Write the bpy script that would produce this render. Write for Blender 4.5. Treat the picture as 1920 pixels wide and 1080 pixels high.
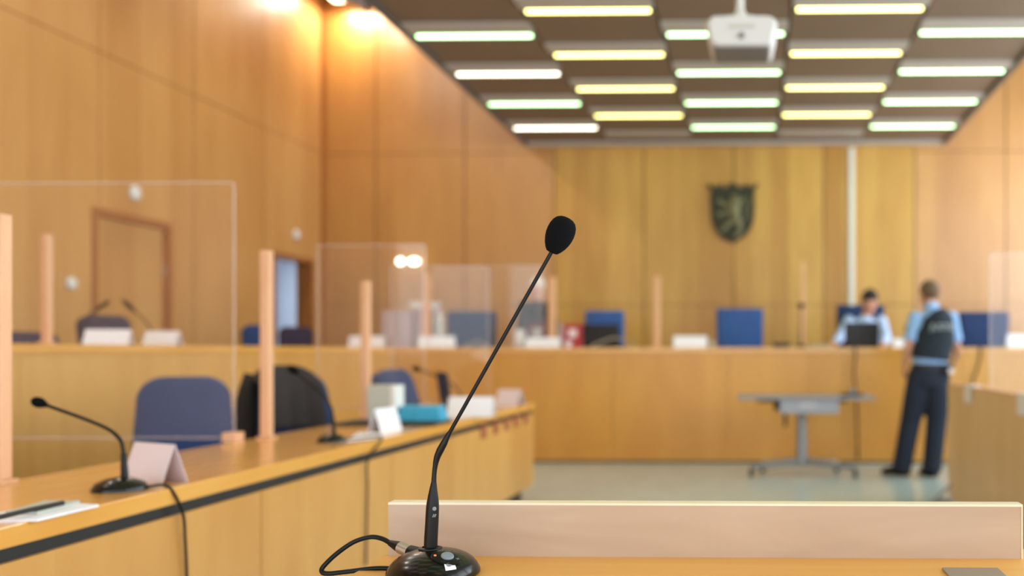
import bpy, bmesh, math, random
from mathutils import Vector, Matrix, Euler
random.seed(7)
for o in list(bpy.data.objects): bpy.data.objects.remove(o)
C = bpy.context.scene
COL = C.collection
PI = math.pi
# ------------------------------------------------------------------ camera, world, light, exposure
F = 1800.0; EYE = 1.15; YAW = math.radians(1.2); PPX = 1411 - F*math.tan(YAW); PPY = 659
cd = bpy.data.cameras.new('camera'); cam = bpy.data.objects.new('camera', cd); COL.objects.link(cam); C.camera = cam
cam.location = (0, 0, EYE); cam.rotation_euler = (PI/2, 0, YAW)
cd.sensor_width = 36; cd.lens = F/1920*36
cd.shift_x = (960-PPX)/1920; cd.shift_y = (PPY-540)/1920
cd.clip_start = 0.05
cd.dof.use_dof = True; cd.dof.focus_distance = 1.63; cd.dof.aperture_fstop = 1.85
def P(px, py, D):
    a, b = (px-PPX)/F, -(py-PPY)/F
    dx = a*math.cos(YAW) - math.sin(YAW); dy = a*math.sin(YAW) + math.cos(YAW)
    k = D/dy
    return Vector((dx*k, D, EYE + b*k))
w = bpy.data.worlds.new('World'); C.world = w; w.use_nodes = True
bg = w.node_tree.nodes['Background']; bg.inputs[0].default_value = (.93, 1.0, 1.06, 1); bg.inputs[1].default_value = 3.1
C.view_settings.view_transform = 'Standard'; C.view_settings.look = 'None'
C.view_settings.exposure = 0.05; C.view_settings.gamma = 1; C.view_settings.use_curve_mapping = False
def light(name, kind, loc, energy, color=(1,1,1), size=.3, sy=None, rot=(0,0,0)):
    l = bpy.data.lights.new(name, kind); l.energy = energy; l.color = color
    if kind == 'AREA':
        l.size = size
        if sy: l.shape = 'RECTANGLE'; l.size_y = sy
    else: l.shadow_soft_size = size
    o = bpy.data.objects.new(name, l); o.location = loc; o.rotation_euler = rot; COL.objects.link(o); return o
# lamps of the room (fixtures built below at the same places, except the added corridor fill)
light('wall_washer_light', 'AREA', (-5.30, 12.45, 5.74), 28, (1, .88, .72), .4, .2, (0, 0, 0))
SPOT = P(670, 13, 11.9)
light('track_spot_light', 'AREA', (SPOT.x, 12.2, SPOT.z+.16), 5, (1, .88, .68), .25, .25, (math.radians(50), 0, 0))
light('corridor_fill_light', 'AREA', (-6.9, 14.0, 2.9), 60, (.85, .92, 1), .6, .6, (0, 0, 0))  # added area light brightening the corridor, no lamp fixture there

for y, e_ in ((-.75, 60), (2.4, 60), (5.5, 70), (8.6, 90), (11.4, 150)):     # daylight coming in through the five windows
    light('window_daylight', 'AREA', (5.06, y, 3.0), e_, (.84, .97, 1.0), 2.0, 3.7, (0, PI/2, 0)).data.spread = math.radians(170)
WASH = [10.0, 7.4, 4.8, 2.2]
for y in WASH: light('wall_washer_light', 'AREA', (-5.0, y, 5.74), 34, (1, .90, .78), .5, .25, (0, math.radians(-25), 0))

# ------------------------------------------------------------------ materials
def lin(c):
    return tuple(((v/255)/12.92 if v/255 <= .04045 else ((v/255+.055)/1.055)**2.4) for v in c[:3]) + (1,)
def mat(name, col, rough=.5, metal=0, spec=.5, emit=None, strength=0, bump=0, bscale=60, coat=0, var=.0, vscale=4, sheen=0):
    m = bpy.data.materials.new(name); m.use_nodes = True; nt = m.node_tree; b = nt.nodes['Principled BSDF']
    b.inputs['Base Color'].default_value = lin(col); b.inputs['Roughness'].default_value = rough
    b.inputs['Metallic'].default_value = metal; b.inputs['Specular IOR Level'].default_value = spec
    b.inputs['Coat Weight'].default_value = coat; b.inputs['Sheen Weight'].default_value = sheen
    tc = nt.nodes.new('ShaderNodeTexCoord')
    if emit: b.inputs['Emission Color'].default_value = lin(emit); b.inputs['Emission Strength'].default_value = strength
    n = nt.nodes.new('ShaderNodeTexNoise'); n.inputs['Scale'].default_value = vscale; n.inputs['Detail'].default_value = 4
    nt.links.new(tc.outputs['Object'], n.inputs['Vector'])
    mx = nt.nodes.new('ShaderNodeMix'); mx.data_type = 'RGBA'
    mx.inputs['A'].default_value = lin(tuple(v*(1-var) for v in col)); mx.inputs['B'].default_value = lin(tuple(min(255, v*(1+var)) for v in col))
    nt.links.new(n.outputs['Fac'], mx.inputs['Factor']); nt.links.new(mx.outputs['Result'], b.inputs['Base Color'])
    if bump:
        n2 = nt.nodes.new('ShaderNodeTexNoise'); n2.inputs['Scale'].default_value = bscale
        nt.links.new(tc.outputs['Object'], n2.inputs['Vector'])
        bp = nt.nodes.new('ShaderNodeBump'); bp.inputs['Strength'].default_value = bump; bp.inputs['Distance'].default_value = .005
        nt.links.new(n2.outputs['Fac'], bp.inputs['Height']); nt.links.new(bp.outputs['Normal'], b.inputs['Normal'])
    return m
def wood(name, ca, cb, grain='Z', scale=2.2, stretch=14, rough=.4, planks=None, coat=.15):
    """veneer: long noise figure along the grain, optional tone steps between veneer strips"""
    m = bpy.data.materials.new(name); m.use_nodes = True; nt = m.node_tree; b = nt.nodes['Principled BSDF']; N = nt.nodes; L = nt.links
    b.inputs['Roughness'].default_value = rough; b.inputs['Coat Weight'].default_value = coat; b.inputs['Coat Roughness'].default_value = .25
    if coat > .8: b.inputs['Coat IOR'].default_value = 1.6; b.inputs['Coat Roughness'].default_value = .32
    tc = N.new('ShaderNodeTexCoord'); mp = N.new('ShaderNodeMapping'); L.new(tc.outputs['Object'], mp.inputs['Vector'])
    s = [stretch*.5]*3; s['XYZ'.index(grain)] = .45
    mp.inputs['Scale'].default_value = s
    n = N.new('ShaderNodeTexNoise'); n.inputs['Scale'].default_value = scale; n.inputs['Detail'].default_value = 5; n.inputs['Distortion'].default_value = .6
    L.new(mp.outputs['Vector'], n.inputs['Vector'])
    fac = n.outputs['Fac']
    if planks:
        ax, width, amt = planks
        sp = N.new('ShaderNodeSeparateXYZ'); L.new(tc.outputs['Object'], sp.inputs[0])
        d = N.new('ShaderNodeMath'); d.operation = 'DIVIDE'; L.new(sp.outputs[ax], d.inputs[0]); d.inputs[1].default_value = width
        fl = N.new('ShaderNodeMath'); fl.operation = 'FLOOR'; L.new(d.outputs[0], fl.inputs[0])
        wn = N.new('ShaderNodeTexWhiteNoise'); wn.noise_dimensions = '1D'; L.new(fl.outputs[0], wn.inputs['W'])
        mm = N.new('ShaderNodeMix'); mm.inputs['Factor'].default_value = amt
        L.new(n.outputs['Fac'], mm.inputs['A']); L.new(wn.outputs['Value'], mm.inputs['B']); fac = mm.outputs['Result']
    r = N.new('ShaderNodeValToRGB'); r.color_ramp.elements[0].position = .25; r.color_ramp.elements[1].position = .75
    r.color_ramp.elements[0].color = lin(ca); r.color_ramp.elements[1].color = lin(cb)
    L.new(fac, r.inputs['Fac']); L.new(r.outputs['Color'], b.inputs['Base Color'])
    return m
def glassy(name, haze=.06, refl=.07, tint=(1,1,1,1)):
    m = bpy.data.materials.new(name); m.use_nodes = True; nt = m.node_tree; N = nt.nodes; L = nt.links
    N.remove(N['Principled BSDF']); out = N['Material Output']
    t = N.new('ShaderNodeBsdfTransparent'); t.inputs[0].default_value = tint
    g = N.new('ShaderNodeBsdfGlossy'); g.inputs['Roughness'].default_value = .04
    d = N.new('ShaderNodeBsdfDiffuse'); d.inputs[0].default_value = (.75, .62, .6, 1)
    a = N.new('ShaderNodeMixShader'); a.inputs[0].default_value = refl; L.new(t.outputs[0], a.inputs[1]); L.new(g.outputs[0], a.inputs[2])
    c = N.new('ShaderNodeMixShader'); c.inputs[0].default_value = haze; L.new(a.outputs[0], c.inputs[1]); L.new(d.outputs[0], c.inputs[2])
    L.new(c.outputs[0], out.inputs['Surface']); return m
M = {}
M['wall'] = wood('wall_veneer', (190,134,72), (210,158,94), 'Z', 1.5, 3.2, .42, ('Y', .47, .30))
M['wall_mid'] = wood('crest_wall_veneer', (176,122,50), (206,158,76), 'Z', 2.0, 4, .42, ('X', .24, .40))
M['wall_side'] = wood('back_wall_veneer', (174,116,50), (198,142,70), 'Z', 1.7, 3, .42, ('X', .6, .3), .85)
M['bench'] = wood('bench_veneer', (202,138,56), (220,160,72), 'Z', 1.6, 3, .38, ('X', 1.05, .25))
M['desk'] = wood('desk_veneer', (196,140,72), (216,164,92), 'Z', 2.2, 4, .35, ('Y', .63, .3))
M['desk_top'] = wood('desk_top_veneer', (214,150,64), (230,170,84), 'Y', 3, 8, .22, None, .5)
M['near_top'] = wood('near_desk_veneer', (220,158,66), (232,174,84), 'X', 4, 8, .4, None, .1)
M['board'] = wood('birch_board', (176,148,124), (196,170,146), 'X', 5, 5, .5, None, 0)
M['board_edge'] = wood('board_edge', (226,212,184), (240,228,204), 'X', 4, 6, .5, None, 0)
M['pale_desk'] = wood('pale_desk_veneer', (224,190,142), (236,204,162), 'Z', 2, 4, .45, ('Y', .6, .3))
M['post'] = wood('post_wood', (216,160,120), (232,182,144), 'Z', 4, 5, .5, None, 0)
M['frame_wood'] = wood('door_frame_wood', (150,88,36), (170,104,46), 'Z', 3, 5, .4)
M['gap'] = mat('shadow_gap', (66,42,22), .8)
M['floor'] = mat('linoleum', (176,190,190), .22, var=.06, vscale=5, bump=.02)
M['white'] = mat('white_paint', (225,225,222), .6)
M['corridor'] = mat('corridor_paint', (176,182,192), .7)
M['paper'] = mat('white_paper', (238,238,248), .6)
M['card'] = mat('lilac_card', (228,214,222), .6)
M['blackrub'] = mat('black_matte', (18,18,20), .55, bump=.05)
M['blackgl'] = mat('black_gloss_plastic', (5,5,6), .24, spec=.35, coat=.15)
M['blackstem'] = mat('black_satin', (6,6,6), .42, spec=.28)
M['rod'] = mat('dark_rod', (8,6,3), .45, spec=.28)
M['foam'] = mat('black_foam', (12,13,17), 1, spec=.15, bump=.9, bscale=900)
M['silver'] = mat('brushed_silver', (190,184,180), .32, metal=.9)
M['greybtn'] = mat('grey_button', (122,132,142), .45)
M['mark'] = mat('grey_print', (120,128,136), .5)
M['led'] = mat('orange_led', (230,120,80), .4, emit=(230,120,80), strength=.5)
M['fabric'] = mat('blue_fabric', (24,50,96), .9, bump=.3, bscale=500, var=.08, vscale=20, sheen=.2)
M['fabric_b'] = mat('bright_blue_fabric', (48,86,150), .9, bump=.3, bscale=500, var=.08, vscale=12, sheen=.2)
M['fabric_d'] = mat('dark_mauve_fabric', (58,46,66), .9, bump=.3, bscale=500, var=.08)
M['metal'] = mat('grey_metal', (150,152,158), .4, metal=.5)
M['tablegrey'] = mat('grey_laminate', (140,140,146), .35)
M['panelbrown'] = mat('ceiling_brown', (128,108,92), .6, var=.06, vscale=2)
M['strip'] = mat('ceiling_grey', (186,180,176), .45)
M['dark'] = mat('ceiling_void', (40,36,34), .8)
M['edge'] = mat('ceiling_edge', (96,92,90), .4)
M['projector'] = mat('projector_white', (208,202,206), .4)
M['projector_d'] = mat('projector_vent', (120,112,112), .5)
M['lens'] = mat('lens_glass', (20,20,28), .05, coat=1)
M['bronze'] = mat('dark_bronze', (44,42,28), .5, metal=.3, bump=.4, bscale=30)
M['bronze_l'] = mat('pale_bronze', (112,106,76), .5, metal=.3, bump=.3, bscale=40, var=.15, vscale=14)  # lighter bronze tone for the lion
M['pane'] = glassy('plexiglass', .014, .025)
M['pane_edge'] = glassy('plexiglass_edge', .20, .06)
M['bottle'] = glassy('clear_plastic', .45, .12, (.8,.9,.95,1))
M['red'] = mat('red_cover', (170,28,40), .45)
M['darkred'] = mat('maroon_cover', (104,20,36), .5)
M['rust'] = mat('rust_plate', (158,84,56), .5)
M['cyan'] = mat('cyan_folder', (56,168,206), .4, var=.1, vscale=20)
M['binder_grey'] = mat('pale_grey_board', (184,186,178), .6)
M['binder_lilac'] = mat('lilac_grey_board', (180,162,170), .6)
M['skin'] = mat('skin', (208,150,124), .5, var=.04, vscale=12)
M['skin_p'] = mat('pale_skin', (216,164,144), .5, var=.04, vscale=12)
M['shirt'] = mat('light_blue_shirt', (140,178,228), .8, var=.04, vscale=9, bump=.1)
M['shirt_p'] = mat('pale_blue_shirt', (176,198,238), .8, var=.04, vscale=9, bump=.1)
M['vest'] = mat('navy_vest', (22,34,48), .8, bump=.2)
M['trouser'] = mat('navy_trousers', (24,32,52), .85, var=.15, vscale=6, bump=.15)
M['shoe'] = mat('black_leather', (16,16,18), .4)
M['hair_b'] = mat('sandy_brown_hair', (104,82,62), .8, bump=.8, bscale=160, var=.2, vscale=40)
M['hair_d'] = mat('dark_hair', (34,26,24), .8, bump=.8, bscale=160)
M['hair_w'] = mat('white_hair', (222,214,206), .8, bump=.6, bscale=160)
M['robe'] = mat('dark_robe', (40,32,30), .85, bump=.2)
M['jacket'] = mat('charcoal_jacket', (48,42,42), .9, bump=.3, bscale=40, var=.15, vscale=8)
M['eye'] = mat('eye_white', (220,215,210), .2)
M['lip'] = mat('lip', (168,92,84), .5)
M['reflect'] = mat('reflective_print', (170,182,186), .4)
M['screen'] = mat('screen_black', (12,12,14), .3)
M['greyplate'] = mat('grey_plate', (150,142,130), .4, metal=.3)
M['cable_grey'] = mat('grey_cable', (168,160,140), .5)
M['badge'] = mat('green_badge', (84,110,60), .7)
def tube(name, c, s): return mat(name, (240,240,240), .5, emit=c, strength=s)
M['t_mint'] = tube('tube_mint', (190,255,182), 5.8)
M['t_yellow'] = tube('tube_yellow', (255,246,138), 5.5)
M['t_white'] = tube('tube_cream', (255,250,226), 6)
M['lampface'] = tube('lamp_face', (255,236,200), 8)

# ------------------------------------------------------------------ mesh helpers
def bx(bm, x0, x1, y0, y1, z0, z1, bev=0, rot=None, mi=0):
    c = Vector(((x0+x1)/2, (y0+y1)/2, (z0+z1)/2))
    g = bmesh.ops.create_cube(bm, size=1)
    vs = g['verts']
    for v in vs: v.co = Vector((v.co.x*(x1-x0), v.co.y*(y1-y0), v.co.z*(z1-z0)))
    if rot: bmesh.ops.rotate(bm, verts=vs, cent=(0,0,0), matrix=Euler(rot).to_matrix())
    bmesh.ops.translate(bm, verts=vs, vec=c)
    fs = set(f for v in vs for f in v.link_faces)
    for f in fs: f.material_index = mi
    if bev:
        es = list(set(e for v in vs for e in v.link_edges))
        bmesh.ops.bevel(bm, geom=es, offset=bev, segments=2, profile=.5, affect='EDGES')
    return bm
def box(x0, x1, y0, y1, z0, z1, bev=0, rot=None):
    return bx(bmesh.new(), x0, x1, y0, y1, z0, z1, bev, rot)
def catmull(pts, n=6):
    pts = [Vector(p) for p in pts]
    if len(pts) < 3: return pts
    out = []
    q = [2*pts[0]-pts[1]] + pts + [2*pts[-1]-pts[-2]]
    for i in range(1, len(q)-2):
        for k in range(n):
            t = k/n; a, b, c, d = q[i-1:i+3]
            out.append(.5*((2*b)+(c-a)*t+(2*a-5*b+4*c-d)*t*t+(3*b-a-3*c+d)*t**3))
    out.append(pts[-1]); return out
def loft(bm, pts, rad, seg=12, up=Vector((0,1,0)), cap=True):
    """closed tube through pts; rad = list of r or (r_side, r_up)"""
    pts = [Vector(p) for p in pts]; n = len(pts)
    if not isinstance(rad, (list, tuple)) : rad = [rad]*n
    rings = []
    side0 = None
    for i, p in enumerate(pts):
        t = (pts[min(i+1, n-1)] - pts[max(i-1, 0)]).normalized()
        s = t.cross(up)
        if s.length < .05: s = t.cross(Vector((1,0,0)) if abs(t.x) < .9 else Vector((0,0,1)))
        s.normalize()
        if side0 is not None and s.dot(side0) < 0: s = -s
        side0 = s
        u = s.cross(t).normalized()
        r = rad[i]; ra, rb = (r if isinstance(r, (tuple, list)) else (r, r))
        rings.append([bm.verts.new(p + s*ra*math.cos(2*PI*k/seg) + u*rb*math.sin(2*PI*k/seg)) for k in range(seg)])
    for i in range(n-1):
        for k in range(seg):
            bm.faces.new((rings[i][k], rings[i][(k+1)%seg], rings[i+1][(k+1)%seg], rings[i+1][k]))
    if cap:
        bm.faces.new(rings[0][::-1]); bm.faces.new(rings[-1])
    return bm
def lathe(bm, prof, seg=48, loc=(0,0,0), M4=None):
    rings = []
    for r, z in prof:
        rings.append([bm.verts.new((max(r, 1e-5)*math.cos(2*PI*k/seg), max(r, 1e-5)*math.sin(2*PI*k/seg), z)) for k in range(seg)])
    vs = [v for r in rings for v in r]
    for i in range(len(rings)-1):
        for k in range(seg):
            bm.faces.new((rings[i][k], rings[i][(k+1)%seg], rings[i+1][(k+1)%seg], rings[i+1][k]))
    bm.faces.new(rings[0][::-1]); bm.faces.new(rings[-1])
    if M4: bmesh.ops.transform(bm, matrix=M4, verts=vs)
    bmesh.ops.translate(bm, verts=vs, vec=loc)
    return bm
def ball(bm, c, r, u=20, v=14, rot=None):
    g = bmesh.ops.create_uvsphere(bm, u_segments=u, v_segments=v, radius=1)
    rr = r if isinstance(r, (tuple, list)) else (r, r, r)
    for q in g['verts']: q.co = Vector((q.co.x*rr[0], q.co.y*rr[1], q.co.z*rr[2]))
    if rot: bmesh.ops.rotate(bm, verts=g['verts'], cent=(0,0,0), matrix=Euler(rot).to_matrix())
    bmesh.ops.translate(bm, verts=g['verts'], vec=c); return bm
def prism(bm, pts2, y0, y1, f=lambda x, z, y: (x, y, z)):
    a = [bm.verts.new(f(x, z, y0)) for x, z in pts2]; b = [bm.verts.new(f(x, z, y1)) for x, z in pts2]
    n = len(pts2)
    for i in range(n): bm.faces.new((a[i], a[(i+1)%n], b[(i+1)%n], b[i]))
    bm.faces.new(a[::-1]); bm.faces.new(b); return bm
def obj(name, bm, m, parent=None, smooth=False, world=False, mods=None, loc=None):
    bmesh.ops.recalc_face_normals(bm, faces=bm.faces)
    if world and parent is not None:
        r = parent
        off = Vector((0,0,0))
        while r is not None: off += r.location; r = r.parent
        bmesh.ops.translate(bm, verts=bm.verts, vec=-off)
    elif loc is not None and parent is None:
        bmesh.ops.translate(bm, verts=bm.verts, vec=-Vector(loc))
    me = bpy.data.meshes.new(name); bm.to_mesh(me); bm.free()
    for mm in (m if isinstance(m, (list, tuple)) else [m]): me.materials.append(mm)
    if smooth:
        for p in me.polygons: p.use_smooth = True
        me.set_sharp_from_angle(angle=math.radians(40))
    o = bpy.data.objects.new(name, me); COL.objects.link(o)
    if loc is not None and parent is None: o.location = loc
    if parent is not None: o.parent = parent
    return o
def thing(name, label, cat, loc=(0,0,0), rotz=0, group=None):
    o = bpy.data.objects.new(name, None); COL.objects.link(o); o.empty_display_size = .1
    o.location = loc; o.rotation_euler = (0,0,rotz); o['label'] = label; o['category'] = cat
    if group: o['group'] = group
    return o
def tag(o, label, cat, group=None):
    o['label'] = label; o['category'] = cat
    if group: o['group'] = group
    return o
def struct(name, bm, m, parent=None, **k):
    o = obj(name, bm, m, parent, **k)
    if parent is None: o['kind'] = 'structure'
    return o
def dup(root, loc, rotz, label=None, group=None):
    r = root.copy(); COL.objects.link(r); r.location = loc; r.rotation_euler = (0,0,rotz)
    if label: r['label'] = label
    if group: r['group'] = group
    for ch in list(root.children):
        c = ch.copy(); COL.objects.link(c); c.parent = r
        for g in list(ch.children):
            d = g.copy(); COL.objects.link(d); d.parent = c
    return r

# ------------------------------------------------------------------ room shell
YW = 12.77; XL = -5.77; XR = 4.9; YB = -2.5; ZT = 6.0; ZC = 3.91; PF = .30
struct('floor', box(XL-.2, XR, YB, YW+.2, -.1, 0), M['floor'])
# walls: veneered panels with open joints in front of a dark backing
def panel_wall(name, boxes, backing, m):
    bm = bmesh.new()
    for b in boxes: bx(bm, *b, mi=0)
    for b in backing: bx(bm, *b, mi=1)
    return struct(name, bm, [m, M['gap']])
g = .007
xs = [XL+.03, -5.05, -3.85, -2.65, -1.45, -.25, .95, 2.15, 3.35, XR]
zs_side = [0, 1.77, 3.80, ZT]; zs_mid = [0, 1.77, ZC]
bs_side = []; bs_mid = []
for i in range(len(xs)-1):
    mid = xs[i] >= -2.66 and xs[i+1] <= 2.16
    zz = zs_mid if mid else zs_side
    for k in range(len(zz)-1):
        gz = .004
        (bs_mid if mid else bs_side).append((xs[i]+g, xs[i+1]-g, YW, YW+.03, zz[k]+gz, zz[k+1]-gz))
bm = bmesh.new()
for b in bs_side: bx(bm, *b, mi=0)
for b in bs_mid: bx(bm, *b, mi=2)
bx(bm, XL-.2, XR, YW+.03, YW+.2, 0, ZT, mi=1)
struct('wall_back', bm, [M['wall_side'], M['gap'], M['wall_mid']])
def on_x0(px, X):
    q = P(px, PPY, 1.0); return X/q.x
D1 = (on_x0(172, XL), on_x0(322, XL), 2.42); D2 = (on_x0(512, XL), on_x0(588, XL), 2.36)
ys = [YB, 1.2, 2.63, 4.06, 5.5, 6.94, 8.37, 9.80, 11.23, YW-.03]
def cut(y0, y1, z0, z1, holes):
    out = []
    cur = y0
    for (a, b, t) in holes:
        if z0 < t and a < y1 and b > y0:
            if cur < a: out.append((cur, min(a, y1), z0, z1))
            if z1 > t: out.append((max(a, cur), min(b, y1), t, z1))
            cur = max(cur, b)
    if cur < y1: out.append((cur, y1, z0, z1))
    return out
bs = []
for i in range(len(ys)-1):
    for z0, z1 in ((0, 3.80), (3.80, ZT)):
        for (a, b, c, d) in cut(ys[i]+g, ys[i+1]-g, z0+.004, z1-.004, [D1, D2]):
            bs.append((XL-.03, XL, a, b, c, d))
back = [(XL-.2, XL-.03, a, b, c, d) for (a, b, c, d) in cut(YB, YW+.03, 0, ZT, [D1, D2])]
panel_wall('wall_left', bs, back, M['wall'])
# high ceiling above the suspended grid
struct('ceiling_upper', box(XL-.2, XR, YB, YW+.2, ZT, ZT+.1), M['white'])
# raised floor behind the benches
bm = bmesh.new(); bx(bm, XL, XR, 10.2, YW, .001, PF); bx(bm, XL, -3.95, 1.5, 10.2, .001, PF)
struct('platform', bm, M['floor'])
# right wall with the tall window openings that light the room
bm = bmesh.new()
bx(bm, XR, XR+.2, YB, YW+.2, 0, 1.0); bx(bm, XR, XR+.2, YB, YW+.2, 5.0, ZT)
for a in (-2.5, .6, 3.7, 6.8, 9.9, 12.5): bx(bm, XR, XR+.2, a, a+.45, 1.0, 5.0)
struct('wall_right', bm, M['white'])
for k, a in enumerate((-2.05, 1.05, 4.15, 7.25, 10.35)):
    bm = bmesh.new(); y1 = a+2.65 if k < 4 else a+2.15
    for (p, q, r_, s) in ((a, y1, 1.0, 1.06), (a, y1, 4.94, 5.0), (a, a+.06, 1.06, 4.94), (y1-.06, y1, 1.06, 4.94), (a, y1, 2.9, 2.95)):
        bx(bm, XR+.05, XR+.12, p, q, r_, s)
    struct('window_%d' % (k+1), bm, M['white'])
struct('rear_light_blocker', box(XL-.2, XR+.2, YB-.2, YB, 3.3, ZT), M['wall_side'])  # unseen upper strip added to darken wall reflections, left open below for light
# door leaf (closed) near, open doorway far
bm = bmesh.new(); bx(bm, XL-.10, XL-.05, D1[0]+.07, D1[1]-.07, PF, D1[2]-.07)
d1 = struct('door_1', bm, M['wall'])
bm = bmesh.new()
for (a, b, c, d) in ((D1[0]+.001, D1[0]+.07, PF, D1[2]-.001), (D1[1]-.07, D1[1]-.001, PF, D1[2]-.001), (D1[0]+.07, D1[1]-.07, D1[2]-.07, D1[2]-.001)):
    bx(bm, XL-.14, XL+.012, a, b, c, d)
obj('door_frame', bm, M['frame_wood'], d1)
bm = bmesh.new(); loft(bm, [(XL-.05, D1[1]-.13, 1.35), (XL+.02, D1[1]-.13, 1.35), (XL+.02, D1[1]-.25, 1.35)], .01, 8); obj('door_handle', bm, M['silver'], d1)
for z in (.6, 1.9):
    bm = bmesh.new(); loft(bm, [(XL-.03, D1[1]-.06, z), (XL-.03, D1[1]-.06, z+.1)], .012, 8); obj('hinge', bm, M['silver'], d1)
bm = bmesh.new()
for (a, b, c, d) in ((D2[0]+.001, D2[0]+.06, PF, D2[2]-.001), (D2[1]-.06, D2[1]-.001, PF, D2[2]-.001), (D2[0]+.06, D2[1]-.06, D2[2]-.06, D2[2]-.001)):
    bx(bm, XL-.2, XL+.012, a, b, c, d)
d2 = struct('door_2', bm, M['frame_wood'])
bm = bmesh.new()
bx(bm, XL-2.0, XL-1.9, 10.2, 15.5, 0, 3.0); bx(bm, XL-2.0, XL-.2, 10.1, 10.2, 0, 3.0)
bx(bm, XL-2.0, XL-.2, 15.5, 15.6, 0, 3.0); bx(bm, XL-2.0, XL-.2, 10.2, 15.5, 3.0, 3.1); bx(bm, XL-2.0, XL-.2, 10.2, 15.5, PF-.1, PF); bx(bm, XL-.2, XL-.15, YW+.2, 15.5, 0, 3)
struct('wall_corridor', bm, M['corridor'])
struct('trim_1', box(XL, XL+.05, YW-.05, YW, PF, ZT), M['frame_wood'])
# white vertical duct on the crest wall
p = P(1597, 420, YW)
struct('trim_2', box(p.x-.032, p.x+.032, YW-.03, YW, 1.6, ZC-.06), M['white'])

# ------------------------------------------------------------------ suspended ceiling grid
CX0, CX1 = -3.02, 2.55; ROW = 1.147; CW = (CX1-CX0-.1)/5
cxs = [CX0+.05+CW*(i+.5) for i in range(5)]
bm = bmesh.new()
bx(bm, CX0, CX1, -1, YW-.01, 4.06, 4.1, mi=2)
for x0, x1 in ((CX0, CX0+.05), (CX1-.05, CX1)): bx(bm, x0, x1, -1, YW-.01, ZC-.03, 4.06, mi=3)
bx(bm, CX0+.05, CX1-.05, YW-.16, YW-.01, ZC-.03, 4.06, mi=1)
lamp_spots = []
for c, x in enumerate(cxs):
    y0 = 11.76 if c % 2 == 0 else 11.17
    for r in range(-1, 11):
        y = y0 - r*ROW
        if y > YW-.3 or y < -.6:
            if y < YW+.9 and y > YW-.3:
                bx(bm, x-CW/2+.01, x+CW/2-.01, y-.20-.01, min(y+.10, YW-.1), ZC+.035, ZC+.05, mi=1) if y-.21 < YW-.15 else None
            continue
        y1 = min(y+ROW-.32, YW-.1)
        bx(bm, x-CW/2+.01, x+CW/2-.01, y+.07, y1, ZC, ZC+.03, mi=0)               # brown panel
        bx(bm, x-CW/2+.01, x+CW/2-.01, y-.31, y-.055, ZC-.015, ZC+.03, mi=1)     # grey baffle strip in front of the tube
        if r >= 0: lamp_spots.append((c, r, x, y))
ceil = struct('ceiling', bm, [M['panelbrown'], M['strip'], M['dark'], M['edge']])
colname = ['leftmost', 'second', 'middle', 'fourth', 'rightmost']
rowname = ['row nearest the crest wall'] + ['%s row from the crest wall' % w_ for w_ in ('second','third','fourth','fifth','sixth','seventh','eighth','ninth','tenth','eleventh','twelfth')]
protos = {}
for (c, r, x, y) in lamp_spots:
    key = 't_yellow' if c in (1, 3) else ('t_mint' if c in (2, 4) or r in (1, 3) else 't_white')
    nm = {'t_yellow': 'yellowish', 't_mint': 'mint-white', 't_white': 'cream-white'}[key]
    lab = '%s fluorescent ceiling lamp, %s column from the left, %s' % (nm, colname[c], rowname[r])
    if key not in protos:
        t = thing('ceiling_lamp', lab, 'lamp', (x, y, ZC), 0, 'fluorescent lamps in the suspended ceiling')
        h = bmesh.new(); bx(h, -CW/2+.02, CW/2-.02, -.045, .055, .05, .075); bx(h, -CW/2+.02, -CW/2+.045, -.04, .05, .0, .05); bx(h, CW/2-.045, CW/2-.02, -.04, .05, .0, .05)
        obj('housing', h, M['dark'], t)
        tb = bmesh.new(); loft(tb, [(-CW/2+.047, 0, .012), (CW/2-.047, 0,   .012)], .037, 14, Vector((0,0,1)))
        obj('tube', tb, M[key], t, smooth=True); protos[key] = t
    else: dup(protos[key], (x, y, ZC), 0, lab)

# upper corner lamps
t = thing('wall_washer', 'bright white wall lamp high in the left corner of the back wall', 'lamp', (-5.30, 12.45, 5.78))
obj('housing', box(-.24, .24, -.14, .14, .0, .22, .01), M['white'], t)
obj('diffuser', box(-.22, .22, -.12, .12, -.02, .0), M['lampface'], t)
t = thing('spotlight', 'grey angled spotlight fixture beside the bright corner lamp', 'lamp', SPOT)
b = bmesh.new(); bx(b, -.17, .17, -.1, .1, .0, .18, .02, (0, math.radians(25), 0)); obj('housing', b, M['metal'], t)
b = bmesh.new(); loft(b, [(0,0,.12), (0,0,6.0-SPOT.z)], .02, 10); obj('bracket', b, M['metal'], t)
for y, n_ in zip(WASH, ('first', 'second', 'third', 'fourth')):
    t = thing('wall_washer', 'white wall washer lamp above the left wall, %s from the corner lamp' % n_, 'lamp', (-5.0, y, 5.76), 0, 'wall washers above the left wall')
    obj('housing', box(-.15, .15, -.28, .28, .02, .24, .01), M['white'], t); obj('diffuser', box(-.13, .13, -.26, .26, 0, .02), M['lampface'], t)
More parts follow.
